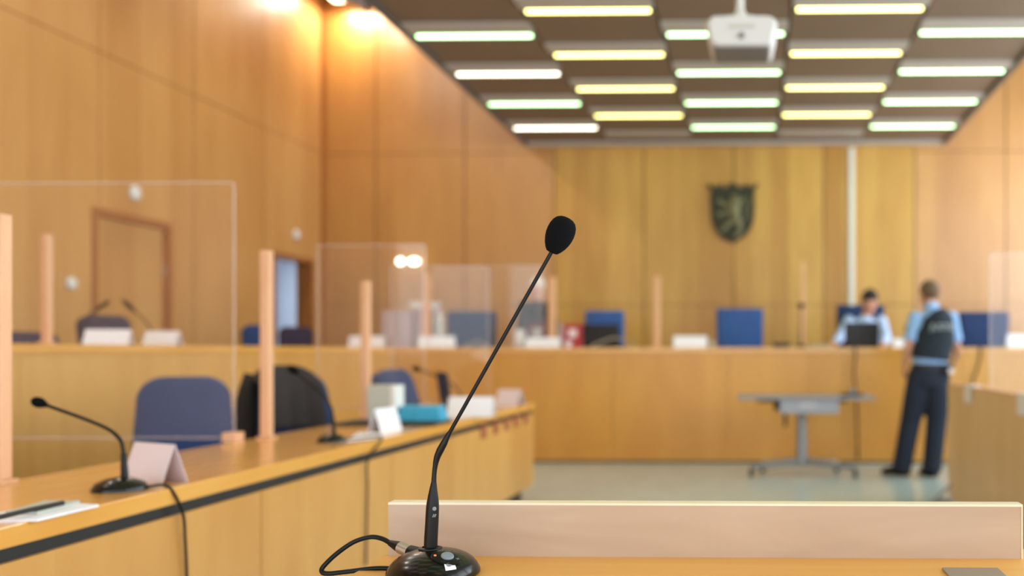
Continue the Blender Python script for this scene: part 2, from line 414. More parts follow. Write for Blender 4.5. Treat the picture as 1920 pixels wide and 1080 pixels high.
# white discs on the left wall
for px, py, r, lab, nm, cat in ((251, 362, .068, 'large round white disc above the closed wooden door', 'wall_speaker', 'speaker'),
        (554, 440, .062, 'small round white disc above the open doorway', 'wall_speaker', 'speaker'),
        (131, 531, .052, 'small round white disc left of the closed wooden door', 'wall_sensor', 'sensor')):
    pp = P(px, py, 1.0); k = XL/pp.x; q = Vector((XL, k, EYE+(pp.z-EYE)*k))
    b = bmesh.new(); lathe(b, [(r, 0), (r, .02), (r*.85, .035), (r*.5, .042), (0, .044)], 28, (0,0,0), Matrix.Rotation(PI/2, 4, 'Y'))
    t = thing(nm, lab, cat, q); obj('cover', b, M['white'], t, smooth=True)
    b = bmesh.new(); lathe(b, [(r*1.06, 0), (r*1.06, .008)], 28, (0,0,0), Matrix.Rotation(PI/2, 4, 'Y')); obj('ring', b, M['metal'], t)
q = P(768, 491, YW)
t = thing('twin_reflection', 'pair of small bright white lamp reflections, built as glowing spots above the grey binders', 'lamp', q)  # glowing balls and bracket standing in for lamp reflections in the plexiglass
for dx, ww in ((-.10, .045), (.085, .07)):
    b = bmesh.new(); ball(b, (dx, -.07, 0), (ww, .03, .045)); obj('reflected_spot', b, M['t_white'], t, smooth=True)
obj('bracket', box(-.12, .12, -.05, 0, -.03, .03, .005), M['white'], t)

# ------------------------------------------------------------------ crest
q = P(1374, 400, YW); t = thing('crest', 'dark bronze coat of arms shield with crown and lion on the wall', 'coat of arms', (q.x, YW-.001, q.z))
S = 1/141.0
def cp(px, py): return ((px-1374)*S, -(py-400)*S)
pts = [cp(*a) for a in ((1334, 366), (1414, 366), (1413, 395), (1411, 415), (1406, 428), (1397, 441), (1386, 449), (1374, 454), (1362, 449), (1351, 441), (1342, 428), (1337, 415), (1335, 395))]
obj('shield', prism(bmesh.new(), pts, -.05, 0), M['bronze'], t)
rim = bmesh.new(); loft(rim, [(x, -.05, z) for x, z in pts+[pts[0]]], .011, 8); obj('rim', rim, M['bronze'], t, smooth=True)
cr = [(1336, 367), (1333, 358), (1327, 346), (1338, 352), (1342, 349), (1347, 352), (1351, 345), (1356, 352), (1363, 353), (1369, 346), (1374, 343), (1379, 346), (1385, 353), (1392, 352), (1397, 345), (1401, 352), (1406, 349), (1410, 352), (1421, 346), (1415, 358), (1412, 367)]
obj('crown', prism(bmesh.new(), [cp(*a) for a in cr], -.06, 0), M['bronze'], t)
for x, y in ((1351, 350), (1374, 348), (1397, 350), (1329, 347), (1419, 347)):
    b = bmesh.new(); ball(b, (cp(x, y)[0], -.055, cp(x, y)[1]), .018, 10, 8); obj('crown_pearl', b, M['bronze'], t, smooth=True)
b = bmesh.new()
def lp(*seq): return [(cp(x, y)[0], -.058, cp(x, y)[1]) for x, y in seq]
loft(b, lp((1376, 368), (1378, 380), (1376, 395), (1380, 412), (1386, 420)), [(.05,.02), (.085,.03), (.075,.03), (.06,.03), (.04,.02)], 10)
loft(b, lp((1378, 382), (1388, 376), (1394, 372)), [.045, .04, .015], 8)
loft(b, lp((1370, 388), (1356, 384), (1346, 376)), [(.035,.02), (.028,.02), (.03,.02)], 8)
loft(b, lp((1370, 398), (1356, 402), (1345, 404)), [(.03,.02), (.026,.02), (.028,.02)], 8)
loft(b, lp((1378, 412), (1366, 420), (1356, 432), (1350, 434)), [(.045,.02), (.035,.02), (.028,.02), (.02,.02)], 8)
loft(b, lp((1386, 418), (1388, 430), (1382, 444), (1376, 446)), [(.04,.02), (.033,.02), (.028,.02), (.02,.02)], 8)
loft(b, catmull(lp((1390, 418), (1400, 408), (1398, 392), (1404, 378), (1400, 370))), [(.014,.014)]*25, 8)
obj('lion', b, M['bronze_l'], t, smooth=True)

# ------------------------------------------------------------------ judges' bench, L-shaped
YBF = 9.94; ZB = 1.19; XWG = -3.72
t = thing('judges_bench', 'long raised wooden judges bench running along the back and the left wall', 'bench', (-.5, YBF, 0))
b = bmesh.new()
e = [XWG, -2.65, -1.45, -.25, .95, 2.15, 3.35, XR-.05]
for i in range(len(e)-1): bx(b, e[i]+.002, e[i+1]-.002, YBF, YBF+.04, .16, ZB-.05)
obj('front_panel', b, M['bench'], t, world=True)
b = bmesh.new()
e = [2.0, 3.4, 4.8, 6.2, 7.6, 8.8, YBF+.04]
for i in range(len(e)-1): bx(b, XWG-.04, XWG, e[i]+.002, e[i+1]-.002, .16, ZB-.05)
obj('side_panel', b, M['desk'], t, world=True)
b = bmesh.new(); bx(b, XWG-.75, XR-.05, YBF-.015, YBF+.75, ZB-.05, ZB); bx(b, XWG-.75, XWG+.015, 2.0, YBF-.015, ZB-.05, ZB)
obj('worktop', b, M['desk_top'], t, world=True)
b = bmesh.new(); bx(b, XWG-.02, XR-.05, YBF-.03, YBF, .02, .16); bx(b, XWG, XWG+.03, 2.0, YBF-.03, .02, .16)
obj('plinth', b, M['bench'], t, world=True)
b = bmesh.new(); bx(b, XWG-.02, XR-.05, YBF-.005, YBF, .0, .02); obj('base_joint', b, M['blackrub'], t, world=True)

# ------------------------------------------------------------------ left advocates' desk
XF, XRr, YE = -1.70, -2.30, 7.45; ZD = .75
t = thing('advocates_desk', 'long wooden desk with black strip below its top, running along the left', 'desk', (-2.0, 4.2, 0))
b = bmesh.new(); bx(b, XRr, XF, .9, YE, ZD-.05, ZD, .004); obj('desk_top', b, M['desk_top'], t, world=True)
b = bmesh.new(); bx(b, XRr+.06, XF-.018, .95, YE-.02, ZD-.085, ZD-.05); obj('recessed_strip', b, M['blackrub'], t, world=True)  # recessed black strip below the desk top
b = bmesh.new()
e = [.95, 2.10, 3.30, 4.50, 5.70, YE-.01]
for i in range(len(e)-1): bx(b, XF-.05, XF-.006, e[i]+.003, e[i+1]-.003, .12, ZD-.085)
obj('front_panel', b, M['desk'], t, world=True)
for ya_ in (YE-.05, .95): b = bmesh.new(); bx(b, XRr+.05, XF-.052, ya_, ya_+.04, .12, ZD-.085); obj('side_panel', b, M['desk'], t, world=True)
b = bmesh.new(); bx(b, XF-.24, XF-.08, 1.0, YE-.1, 0, .12); obj('plinth', b, M['blackrub'], t, world=True)
for k, (px, py) in enumerate(((906, 810), (929, 802), (949, 796), (967, 790), (985, 785))):
    pp = P(px, py, 1.0); kk = (XF-.006)/pp.x; z = EYE+(pp.z-EYE)*kk
    obj('socket_plate', box(XF-.006, XF+.002, kk-.055, kk+.055, z-.04, z+.045), M['rust'], t, world=True)

# ------------------------------------------------------------------ right partition desk
t = thing('side_desk', 'pale wooden side desk with hanging labels at the right', 'desk', (1.7, 6, 0))
b = bmesh.new(); bx(b, 1.52, 1.55, 5.62, 7.5, .03, .895); bx(b, 1.52, 1.55, 3.8, 5.612, .03, .895); obj('front_panel', b, M['pale_desk'], t, world=True)
for ya_ in (7.46, 3.8): b = bmesh.new(); bx(b, 1.55, 2.25, ya_, ya_+.04, .03, .72); obj('side_panel', b, M['pale_desk'], t, world=True)
b = bmesh.new(); bx(b, 1.551, 2.3, 3.8, 7.5, .72, .76); obj('desk_top', b, M['pale_desk'], t, world=True)
b = bmesh.new(); bx(b, 1.515, 1.556, 3.8, 7.5, .895, .905); obj('edge_strip', b, M['post'], t, world=True)
for y in (7.35, 5.9):
    b = bmesh.new(); bx(b, 1.38, 1.519, y-.02, y+.02, 0, .03, .004); loft(b, [(1.40, y, .03), (1.515, y, .14)], .012, 8); obj('foot', b, M['metal'], t, world=True)
for px, py, lab in ((1815, 738, 'small white paper label hanging over the side desk edge, left one'), (1917, 757, 'small white paper label hanging over the side desk edge at the frame edge')):
    pp = P(px, py, 1.0); kk = 1.513/pp.x; z = EYE+(pp.z-EYE)*kk
    b = bmesh.new(); bx(b, 1.508, 1.512, kk-.10, kk+.10, z-.065, .911); bx(b, 1.508, 1.60, kk-.10, kk+.10, .907, .911)
    tag(obj('paper_label', b, M['paper'], loc=(1.51, kk, z)), lab, 'label', 'labels hanging on the side desk')

# ------------------------------------------------------------------ foreground desk, board
YN = 1.77; ZN = .77
t = thing('witness_desk', 'yellowish wooden desk in the foreground carrying the microphone', 'desk', (.2, 1.3, 0))
obj('desk_top', box(-.685, .95, .95, YN+.09, ZN-.03, ZN, .003), M['near_top'], t, world=True)
b = bmesh.new(); bx(b, -.65, .92, YN+.03, YN+.05, .08, ZN-.03); obj('modesty_panel', b, M['near_top'], t, world=True)
for x in (-.65, .88):
    b = bmesh.new(); bx(b, x, x+.04, 1.0, YN+.03, 0, ZN-.03); obj('side_panel', b, M['near_top'], t, world=True)
x0 = P(728, 1000, YN).x; x1 = P(1915, 1000, YN).x
t = thing('upright_board', 'pale birch board standing upright along the back of the foreground desk', 'board', ((x0+x1)/2, YN, ZN))
z1 = P(1300, 944, YN).z
b = bmesh.new(); bx(b, x0, x1, YN, YN+.030, ZN, z1-.004); obj('panel', b, M['board'], t, world=True)
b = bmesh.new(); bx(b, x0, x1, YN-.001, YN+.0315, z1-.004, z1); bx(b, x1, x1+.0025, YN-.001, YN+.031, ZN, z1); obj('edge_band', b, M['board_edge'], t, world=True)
a = P(1765, 1066, YN-.09); 
b = bmesh.new(); p1 = P(1766, 1068, 1.0); kk = (EYE-ZN)/(EYE-p1.z); xa = p1.x*kk; ya = kk
p2 = P(1868, 1066, 1.0); k2 = (EYE-ZN)/(EYE-p2.z)
bx(b, xa, p2.x*k2, ya-.12, ya, ZN, ZN+.004, .001)
tag(obj('metal_plate', b, M['greyplate'], loc=(xa, ya, ZN)), 'flat grey rectangular plate on the foreground desk at lower right', 'plate')

# ------------------------------------------------------------------ main microphone
DM = 1.625; px2m = DM/F
mc = P(813, 1080, DM); mc.z = ZN
t = thing('gooseneck_microphone', 'large black gooseneck microphone in sharp focus on the foreground desk', 'microphone', mc)
t['category'] = 'microphone'
R = .0775
b = bmesh.new()
prof = [(R*.97, 0), (R, .003), (R*1.0, .007), (R*.985, .010), (R*.93, .018), (R*.84, .026), (R*.72, .0325), (R*.58, .0375), (R*.42, .041), (R*.25, .043), (R*.1, .044), (0, .0442)]
lathe(b, prof, 72); base = obj('base', b, M['blackgl'], t, smooth=True)
# control plate on the front slope
import mathutils
def dome_z(r):
    for i in range(2, len(prof)-1):
        (ra, za), (rb, zb) = prof[i], prof[i+1]
        if rb <= r <= ra: return za+(zb-za)*(ra-r)/(ra-rb+1e-9)
    return .044
def slope_frame(dx, dy):
    r = math.hypot(dx, dy); z = dome_z(r)
    dz = (dome_z(r+.006)-dome_z(max(r-.006, 0)))/.012
    n = Vector((-dz*dx/max(r,1e-6), -dz*dy/max(r,1e-6), 1)).normalized()
    xax = Vector((1,0,0)); xax = (xax - n*xax.dot(n)).normalized(); yax = n.cross(xax)
    Mx = Matrix((xax, yax, n)).transposed().to_4x4(); Mx.translation = Vector((dx, dy, z)); return Mx
def base_at(px, py):
    """point of the dome seen at this pixel"""
    for i in range(400):
        D = DM+.06-.0005*i; q = P(px, py, D) - mc
        if q.z <= dome_z(min(math.hypot(q.x, q.y), R)) and math.hypot(q.x, q.y) < R: best = q; 
        else:
            if 'best' in dir(): pass
            continue
        return q
    return Vector((0,-.04,.035))
q = Vector(((849-813)*px2m, -.036, 0))
A = slope_frame(q.x, q.y)
b = bmesh.new(); lathe(b, [(.0245, -.003), (.0245, .0008), (.0232, .0016), (0, .0016)], 48, (0,0,0), A @ Matrix.Diagonal((1, .72, 1, 1))); plate = obj('control_plate', b, M['blackstem'], base, smooth=True)
A2 = A @ Matrix.Translation((.0015, .003, 0))
b = bmesh.new(); lathe(b, [(.0105, .001), (.0105, .0035), (.009, .005), (0, .0052)], 32, (0,0,0), A2); obj('button', b, M['greybtn'], base, smooth=True)
b = bmesh.new(); lathe(b, [(.0022, .001), (.0022, .0026), (0, .003)], 16, (0,0,0), A @ Matrix.Translation((-.0175, -.003, 0))); obj('indicator_light', b, M['led'], base, smooth=True)['label'] = 'orange indicator light'
b = bmesh.new(); bx(b, .016, .022, .003, .0042, .0016, .0020); bx(b, .0185, .0195, .000, .0072, .0016, .0020); bmesh.ops.transform(b, matrix=A, verts=b.verts); obj('symbol', b, M['mark'], base)
A3 = slope_frame(.050, -.053); A3.translation += A3.col[2].to_3d()*.0022
b = bmesh.new(); NS = 8; tops = []; bots = []
for i in range(NS+1):
    for j in range(NS+1):
        ra_, fa_ = .0705-.0125*j/NS, math.radians(34+15*i/NS); sx, sy = ra_*math.sin(fa_), -ra_*math.cos(fa_)
        zz = dome_z(min(math.hypot(sx, sy), .0768)); tops.append(b.verts.new((sx, sy, zz+.0022))); bots.append(b.verts.new((sx, sy, zz-.001)))
for i in range(NS):
    for j in range(NS):
        a0, a1, a2, a3 = i*(NS+1)+j, (i+1)*(NS+1)+j, (i+1)*(NS+1)+j+1, i*(NS+1)+j+1
        b.faces.new((tops[a0], tops[a1], tops[a2], tops[a3])); b.faces.new((bots[a3], bots[a2], bots[a1], bots[a0]))
for i in range(NS):
    for (p0, p1) in ((i, i+1), (NS*(NS+1)+i, NS*(NS+1)+i+1), (i*(NS+1), (i+1)*(NS+1)), (i*(NS+1)+NS, (i+1)*(NS+1)+NS)): b.faces.new((tops[p0], tops[p1], bots[p1], bots[p0]))
st = obj('sticker', b, M['paper'], base); st['label'] = 'small white sticker'
b = bmesh.new(); lathe(b, [(.0042, .0008), (.0042, .0012)], 20, (0,0,0), slope_frame(.0645*math.sin(math.radians(40)), -.0645*math.cos(math.radians(40))) @ Matrix.Translation((0, 0, .0018))); obj('sticker_mark', b, M['mark'], base)
# collar
nb = P(807, 1036, DM+.004) - mc; nb.z = .042
b = bmesh.new(); lathe(b, [(.0205, -.018), (.0205, 0), (.0195, .003), (.0135, .0045), (.0135, -.002), (0, -.002)], 40, (nb.x, nb.y, nb.z)); obj('collar', b, M['blackstem'], t, smooth=True)
# stem, neck, rod
dD = DM+.004
path = [(807, 1041, 12.5), (808, 1010, 12.5), (810, 975, 12.3), (811, 952, 12.0), (811.5, 942, 11.2), (812, 930, 9.5), (812.5, 918, 7.4), (813.5, 905, 5.2)]
b = bmesh.new(); loft(b, [P(x, y, dD)-mc for x, y, r in path], [r*px2m for x, y, r in path], 28); stem = obj('stem', b, M['blackstem'], t, smooth=True)
path = [(813.3, 908, 4.9), (814.2, 890, 4.3), (816, 874, 4.6), (819.5, 858, 6.0), (825.5, 844, 7.0), (832, 832, 6.6), (838, 820, 5.2), (843, 811, 4.2)]
cps = catmull([P(x, y, dD)-mc for x, y, r in path], 4); rr = []
for i in range(len(path)-1): rr += [(path[i][2]+(path[i+1][2]-path[i][2])*k/4)*px2m for k in range(4)]
rr.append(path[-1][2]*px2m)
b = bmesh.new(); loft(b, cps, rr, 20); obj('flexible_neck', b, M['blackstem'], t, smooth=True)
b = bmesh.new(); loft(b, [P(841, 815, dD)-mc, P(929, 659, dD)-mc, P(1040, 462, dD)-mc], [3.7*px2m]*3, 16); obj('rod', b, M['rod'], t, smooth=True)
hb, ht = P(1034, 474, dD)-mc, P(1064, 408, dD)-mc
ax = (ht-hb).normalized()
L = (ht-hb).length
Q = ax.to_track_quat('Z', 'Y').to_matrix().to_4x4()
hp = [(.20, 0), (.40, .015), (.58, .09), (.76, .20), (.90, .33), (.98, .46), (1.0, .58), (.97, .70), (.88, .82), (.70, .92), (.44, .98), (.18, 1.0), (0, 1.0)]
b = bmesh.new(); lathe(b, [(r*26.5*px2m, h*L) for r, h in hp], 40, hb, Q)
mod = obj('windscreen', b, M['foam'], t, smooth=True); mod['label'] = 'black foam windscreen'
# print on stem
for (px, py, w_, h_) in ((818, 952, 3.6, 5.2),):
    b = bmesh.new(); q = P(px, py, dD)-mc; lathe(b, [(3.8*px2m, 0), (3.8*px2m, .0006)], 20, (q.x, q.y-.0098, q.z), Matrix.Rotation(math.radians(35), 4, 'Z') @ Matrix.Rotation(PI/2, 4, 'X')); obj('round_print', b, M['mark'], stem)
b = bmesh.new()
for k in range(2):
    q = P(816.5+3*k, 965, dD)-mc; bx(b, q.x-.0009, q.x+.0009, q.y-.0112+.001*k, q.y-.0098+.001*k, q.z-.0028, q.z+.0028, 0, (0, math.radians(25), 0))
obj('slanted_print', b, M['mark'], stem)
# connector and cable
c0, c1 = P(792, 1040, DM+.012)-mc, P(765, 1031, DM+.03)-mc
def seg(a, b_, ra, rb, m, nm, par=None):
    b = bmesh.new(); loft(b, [a, a.lerp(b_, .5), b_], [ra, (ra+rb)/2, rb], 24, Vector((0,0,1))); return obj(nm, b, m, par or t, smooth=True)
pA, pB, pC, pD_, pE = [P(x, y, d)-mc for x, y, d in ((798, 1043, DM+.012), (769, 1035, DM+.030), (758, 1031, DM+.037), (750, 1026, DM+.040), (731, 1018, DM+.048))]
seg(pA, pB, .0125, .0118, M['blackstem'], 'connector_socket')
seg(pB, pD_, .0108, .0108, M['silver'], 'connector_sleeve')['label'] = 'silver connector sleeve'
seg(pD_, pE, .0102, .0052, M['blackstem'], 'strain_relief')
cab = [(733, 1019, DM+.046), (716, 1010, DM+.055), (694, 1007, DM+.06), (664, 1016, DM+.06), (634, 1036, DM+.05), (612, 1056, DM+.04), (603, 1069, DM+.035), (612, 1075.5, DM+.03), (650, 1072, DM+.03), (700, 1066, DM+.03), (742, 1066, DM+.03)]
b = bmesh.new(); loft(b, catmull([P(*c)-mc for c in cab], 6), .0042, 12, Vector((.1,1,.2))); obj('cable', b, M['blackstem'], t, smooth=True)

# ------------------------------------------------------------------ smaller gooseneck microphones
def small_mic(label, bx_, by_, pts, head, zbase, D, cable=None, rb=.07, stemr=.009, headr=(.017, .024), Dk=None, cat='microphone'):
    """bx_,by_: pixel of base centre on its desk; pts: pixel path from base to head"""
    c = P(bx_, by_, D); c.z = zbase
    t = thing('gooseneck_microphone', label, 'microphone', c, 0, 'microphones on the desks and bench')
    b = bmesh.new(); lathe(b, [(rb, 0), (rb, .008), (rb*.86, .022), (rb*.5, .034), (rb*.2, .038), (0, .038)], 36); obj('base', b, M['blackgl'], t, smooth=True)
    P3 = [P(x, y, D+(Dk*i/(len(pts)-1) if Dk else 0))-c for i, (x, y) in enumerate(pts)]
    b = bmesh.new(); loft(b, [Vector((P3[0].x, P3[0].y, .03)), P3[0], P3[1]], [stemr*1.15, stemr, stemr*.7], 14); obj('stem', b, M['blackstem'], t, smooth=True)
    b = bmesh.new(); cc = catmull(P3[1:], 6); loft(b, cc, .0052, 10); obj('flexible_neck', b, M['rod'], t, smooth=True)
    d = (P3[-1]-P3[-2]).normalized(); Q = d.to_track_quat('Z', 'Y').to_matrix().to_4x4()
    b = bmesh.new(); r, l = headr; lathe(b, [(r*.35, -.012), (r*.7, 0), (r*.95, l*.5), (r, l), (r*.85, l*1.5), (r*.45, l*1.85), (0, l*1.95)], 24, P3[-1], Q)
    obj('windscreen', b, M['foam'], t, smooth=True)
    if cable:
        b = bmesh.new(); loft(b, catmull([Vector(q)-c for q in cable], 6), .0042, 10, Vector((.1, 1, .2))); obj('cable', b, M['blackstem'], t, smooth=True)
    return t
def on_x(px, py, X):
    p = P(px, py, 1.0); k = X/p.x; return Vector((X, k, EYE+(p.z-EYE)*k))
def on_z(px, py, Z):
    p = P(px, py, 1.0); k = (EYE-Z)/(EYE-p.z); return Vector((p.x*k, k, Z))
m1 = on_z(225, 919, ZD)
e1 = [(m1.x+.05, m1.y-.0, ZD+.012), (XF-.06, m1.y+.03, ZD+.006), on_x(322, 921, XF+.006)+Vector((0,0,.004)), on_x(342, 960, XF+.010), on_x(347, 1010, XF+.008), on_x(350, 1080, XF+.006), on_x(350, 1160, XF+.006)]
e1[2].z = ZD+.006; e1[2].x = XF-.004
small_mic('black gooseneck microphone nearest on the left desk, bent far to the left', 225, 919, [(234, 898), (232, 850), (226, 826), (205, 806), (160, 786), (82, 758)], None, ZD, m1.y, e1, .072, .011, (.0155, .019))
m2 = on_z(622, 829, ZD)
e2 = [(m2.x+.05, m2.y, ZD+.012), (XF-.1, m2.y+.1, ZD+.006), (XF-.003, m2.y+.18, ZD+.006), on_x(690, 862, XF+.008), on_x(689, 920, XF+.006), on_x(686, 1060, XF+.004)]
small_mic('black gooseneck microphone on the left desk before the jacket-draped chair', 622, 829, [(626, 818), (625, 785), (621, 765), (608, 742), (580, 718), (555, 698)], None, ZD, m2.y, e2, .062, .010, (.018, .022))
m3 = on_z(868, 772, ZD)
small_mic('thin dark gooseneck microphone at the far end of the left desk', 868, 772, [(868, 765), (864, 740), (850, 722), (820, 706), (785, 693)], None, ZD, m3.y, None, .05, .007, (.02, .022))
D = 10.2
small_mic('upright black microphone on the bench right of the empty bright blue chair', 1501, 650, [(1501, 643), (1501, 620), (1502, 600), (1502, 585), (1502, 577)], None, ZB, D, None, .05, .009, (.032, .028))
wm = P(262, 640, 6.6)
small_mic('bent gooseneck microphone on the left wing of the bench, right one of two', 286, 640, [(286, 634), (284, 622), (276, 606), (262, 592), (251, 582)], None, ZB, 6.78, None, .05, .007, (.016, .06))
small_mic('bent gooseneck microphone on the left wing of the bench, left one of two', 160, 640, [(160, 634), (159, 618), (161, 602), (168, 590), (181, 581)], None, ZB, 6.6, None, .05, .007, (.014, .06))

# ------------------------------------------------------------------ tent cards, papers
def tent(label, px0, px1, pyt, D, zb, m, rz=0, spread=.05, group='name cards', name='name_card', lean=.0):
    a = P(px0, 0, D).x; b_ = P(px1, 0, D).x; z = P((px0+px1)/2, pyt, D).z; h = z-zb; wd = (b_-a)
    t = bmesh.new(); hw = wd/2; th = .0015
    for s in (-1, 1):
        v = [Vector((-hw, s*spread, 0)), Vector((hw, s*spread, 0)), Vector((hw, 0, h)), Vector((-hw, 0, h))]
        n = Vector((0, s*h, spread)).normalized()*th
        A_ = [t.verts.new(q) for q in v]; B_ = [t.verts.new(q+n) for q in v]
        for i in range(4): t.faces.new((A_[i], A_[(i+1)%4], B_[(i+1)%4], B_[i]))
        t.faces.new(A_[::-1]); t.faces.new(B_)
    o = obj(name, t, m); o.location = ((a+b_)/2, D, zb); o.rotation_euler.z = rz
    tag(o, label, 'name card', group); return o
D = 10.02
for x0_, x1_, top, lab in ((655, 721, 630, 'white name card on the judges bench, first from the left before the post'), (786, 853, 630, 'white name card on the judges bench left of the large dark blue chair'),
        (986, 1050, 633, 'white name card on the judges bench in front of the robed person'), (1263, 1326, 630, 'white name card on the judges bench left of the empty bright blue chair'),
        (1674, 1699, 635, 'small white name card on the bench beside the standing officer'), (1888, 1945, 627, 'white name card on the judges bench at the right frame edge')):
    tent(lab, x0_, x1_, top, D, ZB, M['paper'], 0, .03, 'white name cards on the judges bench')
def tent2(label, px, py, length, rz, h, m, spread, group, name='name_card'):
    c = on_z(px, py, ZD); o = tent(label, 900, 1000, 700, c.y, ZD, m, rz, spread, group, name)
    w0 = P(1000, 0, c.y).x-P(900, 0, c.y).x; h0 = P(950, 700, c.y).z-ZD
    for v in o.data.vertices: v.co.x *= length/w0; v.co.z *= h/h0
    o.location = (c.x, c.y, ZD); return o
# left desk cards (turned)
o = tent2('folded lilac name card behind the nearest left desk microphone', 290, 903, .20, math.radians(-26), .118, M['card'], .04, 'name cards on the left desk')
o = tent2('folded white name card standing in the middle of the left desk', 722, 808, .21, math.radians(-97), .115, M['paper'], .035, 'name cards on the left desk')
c = on_z(884, 781, ZD); tent('wide white name card beside the open laptop on the left desk', 842, 926, 744, c.y, ZD, M['paper'], 0, .05, 'name cards on the left desk')
o = tent2('small folded white card at the far end of the left desk', 956, 760, .20, math.radians(-22), .12, M['card'], .05, 'name cards on the left desk')
# wing
q = P(203, 643, 6.0); tent('white folded sheet on the left wing in front of the dark chair', 166, 241, 618, 6.0, ZB, M['paper'], math.radians(15), .06, 'sheets on the left wing', 'folded_sheet')['category'] = 'paper'
q = P(305, 640, 6.6); tent('low white folded sheet on the left wing, right of the other sheet', 274, 337, 621, 6.6, ZB, M['paper'], 0, .05, 'sheets on the left wing', 'folded_sheet')['category'] = 'paper'
# papers on near left desk
def sheet(label, pts, z, th, m, name='paper_sheet', cat='paper', group=None):
    b = bmesh.new(); v = [on_z(x, y, z) for x, y in pts]
    c = sum(v, Vector())/len(v)
    A_ = [b.verts.new(q) for q in v]; B_ = [b.verts.new(q+Vector((0,0,th))) for q in v]; n = len(v)
    for i in range(n): b.faces.new((A_[i], A_[(i+1)%n], B_[(i+1)%n], B_[i]))
    b.faces.new(A_[::-1]); b.faces.new(B_)
    return tag(obj(name, b, m, loc=c), label, cat, group)
sheet('white paper pad at the near left end of the left desk', [(-40, 980), (70, 978), (185, 950), (110, 946), (-40, 972)], ZD, .006, M['paper'], 'paper_pad')
sheet('small pale booklet lying on the white paper pad', [(10, 965), (70, 966), (150, 944), (84, 944)], ZD+.006, .008, M['binder_grey'], 'booklet', 'booklet')
b = bmesh.new(); loft(b, [on_z(-10, 972, ZD+.02), on_z(60, 955, ZD+.02), on_z(118, 943, ZD+.02)], .006, 10); 
tag(obj('black_pen', b, M['blackrub'], loc=on_z(60, 955, ZD+.02), smooth=True), 'black pen lying on the booklet at the near left', 'pen')
sheet('white paper lying beside the microphone in the middle of the left desk', [(648, 828), (700, 822), (722, 812), (672, 812)], ZD, .003, M['paper'])
sheet('loose papers on the bench in front of the seated man', [(1480, 640), (1500, 640)], ZB, .003, M['paper']) if False else None
for (xa, xb, lab) in ((1514, 1556, 'flat pile of cream papers left of the seated man'), (1613, 1622, None)):
    if lab:
        a_ = P(xa, 640, 10.15).x; b_ = P(xb, 640, 10.15).x
        b = bmesh.new(); bx(b, a_, b_, 10.02, 10.3, ZB, ZB+.03, .003); tag(obj('paper_pile', b, M['cable_grey'], loc=(a_, 10.1, ZB)), lab, 'paper')

# ------------------------------------------------------------------ laptops, binders
def laptop(label, loc, rz, w_, h_, open_deg=100, group='laptops'):
    t = thing('laptop', label, 'laptop', loc, rz, group)
    obj('base', box(-w_/2, w_/2, -.12, .12, 0, .018, .003), M['blackrub'], t)
    b = bmesh.new(); bx(b, -w_/2+.02, w_/2-.02, -.05, .10, .0182, .0195); obj('keyboard', b, M['screen'], t)
    b = bmesh.new(); bx(b, -w_/2, w_/2, -.006, .006, 0, h_, .003)
    bmesh.ops.rotate(b, verts=b.verts, cent=(0,0,0), matrix=Matrix.Rotation(math.radians(open_deg-90), 3, 'X')); bmesh.ops.translate(b, verts=b.verts, vec=(0, -.12, .018))
    lid = obj('lid', b, M['screen'], t)
    return t
q = P(1131, 640, 10.35); laptop('open black laptop beside the red binder on the judges bench', (q.x, 10.35, ZB), 0, 68/174*1.0, .235, 96, 'black laptops on the judges bench')
q = P(1615, 640, 10.2); laptop('open black laptop in front of the seated man', (q.x, 10.3, ZB), 0, 64/176, .25, 95, 'black laptops on the judges bench')
q = P(836, 0, 6.1); laptop('open black laptop seen from the side on the left desk', (q.x-.115, 6.1, ZD), math.radians(120), .30, .25, 82)
def binder(label, x0_, x1_, top, D, zb, m, dep=.28, spine=None, lab_m=None, group='binders', rz=0):
    a_ = P(x0_, 0, D).x; b_ = P(x1_, 0, D).x; z = P(x0_, top, D).z
    t = thing('ring_binder', label, 'binder', ((a_+b_)/2, D, zb), rz, group)
    h = z-zb; w_ = b_-a_
    obj('cover', box(-w_/2, w_/2, 0, dep, 0, h, .006), m, t)
    if lab_m: obj('spine_label', box(-w_/2*.45, w_/2*.45, -.002, .0, h*.45, h*.8), lab_m, t)
    if spine: obj('spine', box(-w_/2-.05, -w_/2, 0, dep, 0, h, .004), spine, t)
    b = bmesh.new(); lathe(b, [(.012, -.003), (.016, -.003), (.016, .002), (.012, .002)], 20, (0, -.001, h*.22), Matrix.Rotation(PI/2, 4, 'X')); obj('finger_ring', b, M['metal'], t)
    return t
DB = 10.2
gb = 'binders standing on the judges bench'
binder('wide lilac grey binder on the judges bench, leftmost of the row', 716, 745, 583, DB, ZB, M['binder_lilac'], group=gb)
binder('wide lilac grey binder on the judges bench, second of the row', 746, 773, 583, DB, ZB, M['binder_lilac'], group=gb)
binder('narrow lilac grey binder on the judges bench under the flat box', 778, 800, 578, DB, ZB, M['binder_lilac'], group=gb)
q = P(786, 574, DB); z0 = P(789, 578, DB).z
tag(obj('flat_box', box(P(767,0,DB).x, P(802,0,DB).x, DB+.02, DB+.25, z0+.001, P(0,566,DB).z, .004), M['white'], loc=(q.x, DB+.1, z0)), 'flat pale box lying on top of the narrow binder', 'box')
binder('white narrow binder on the judges bench before the robed person', 966, 980, 618, DB-.05, ZB, M['white'], group=gb)
binder('maroon book standing in front of the robed person', 987, 1027, 606, DB+.05, ZB, M['darkred'], lab_m=M['binder_grey'], group=gb)
binder('bright red binder with white label beside the black laptop', 1056, 1091, 608, DB, ZB, M['red'], lab_m=M['card'], spine=M['binder_lilac'], group=gb)
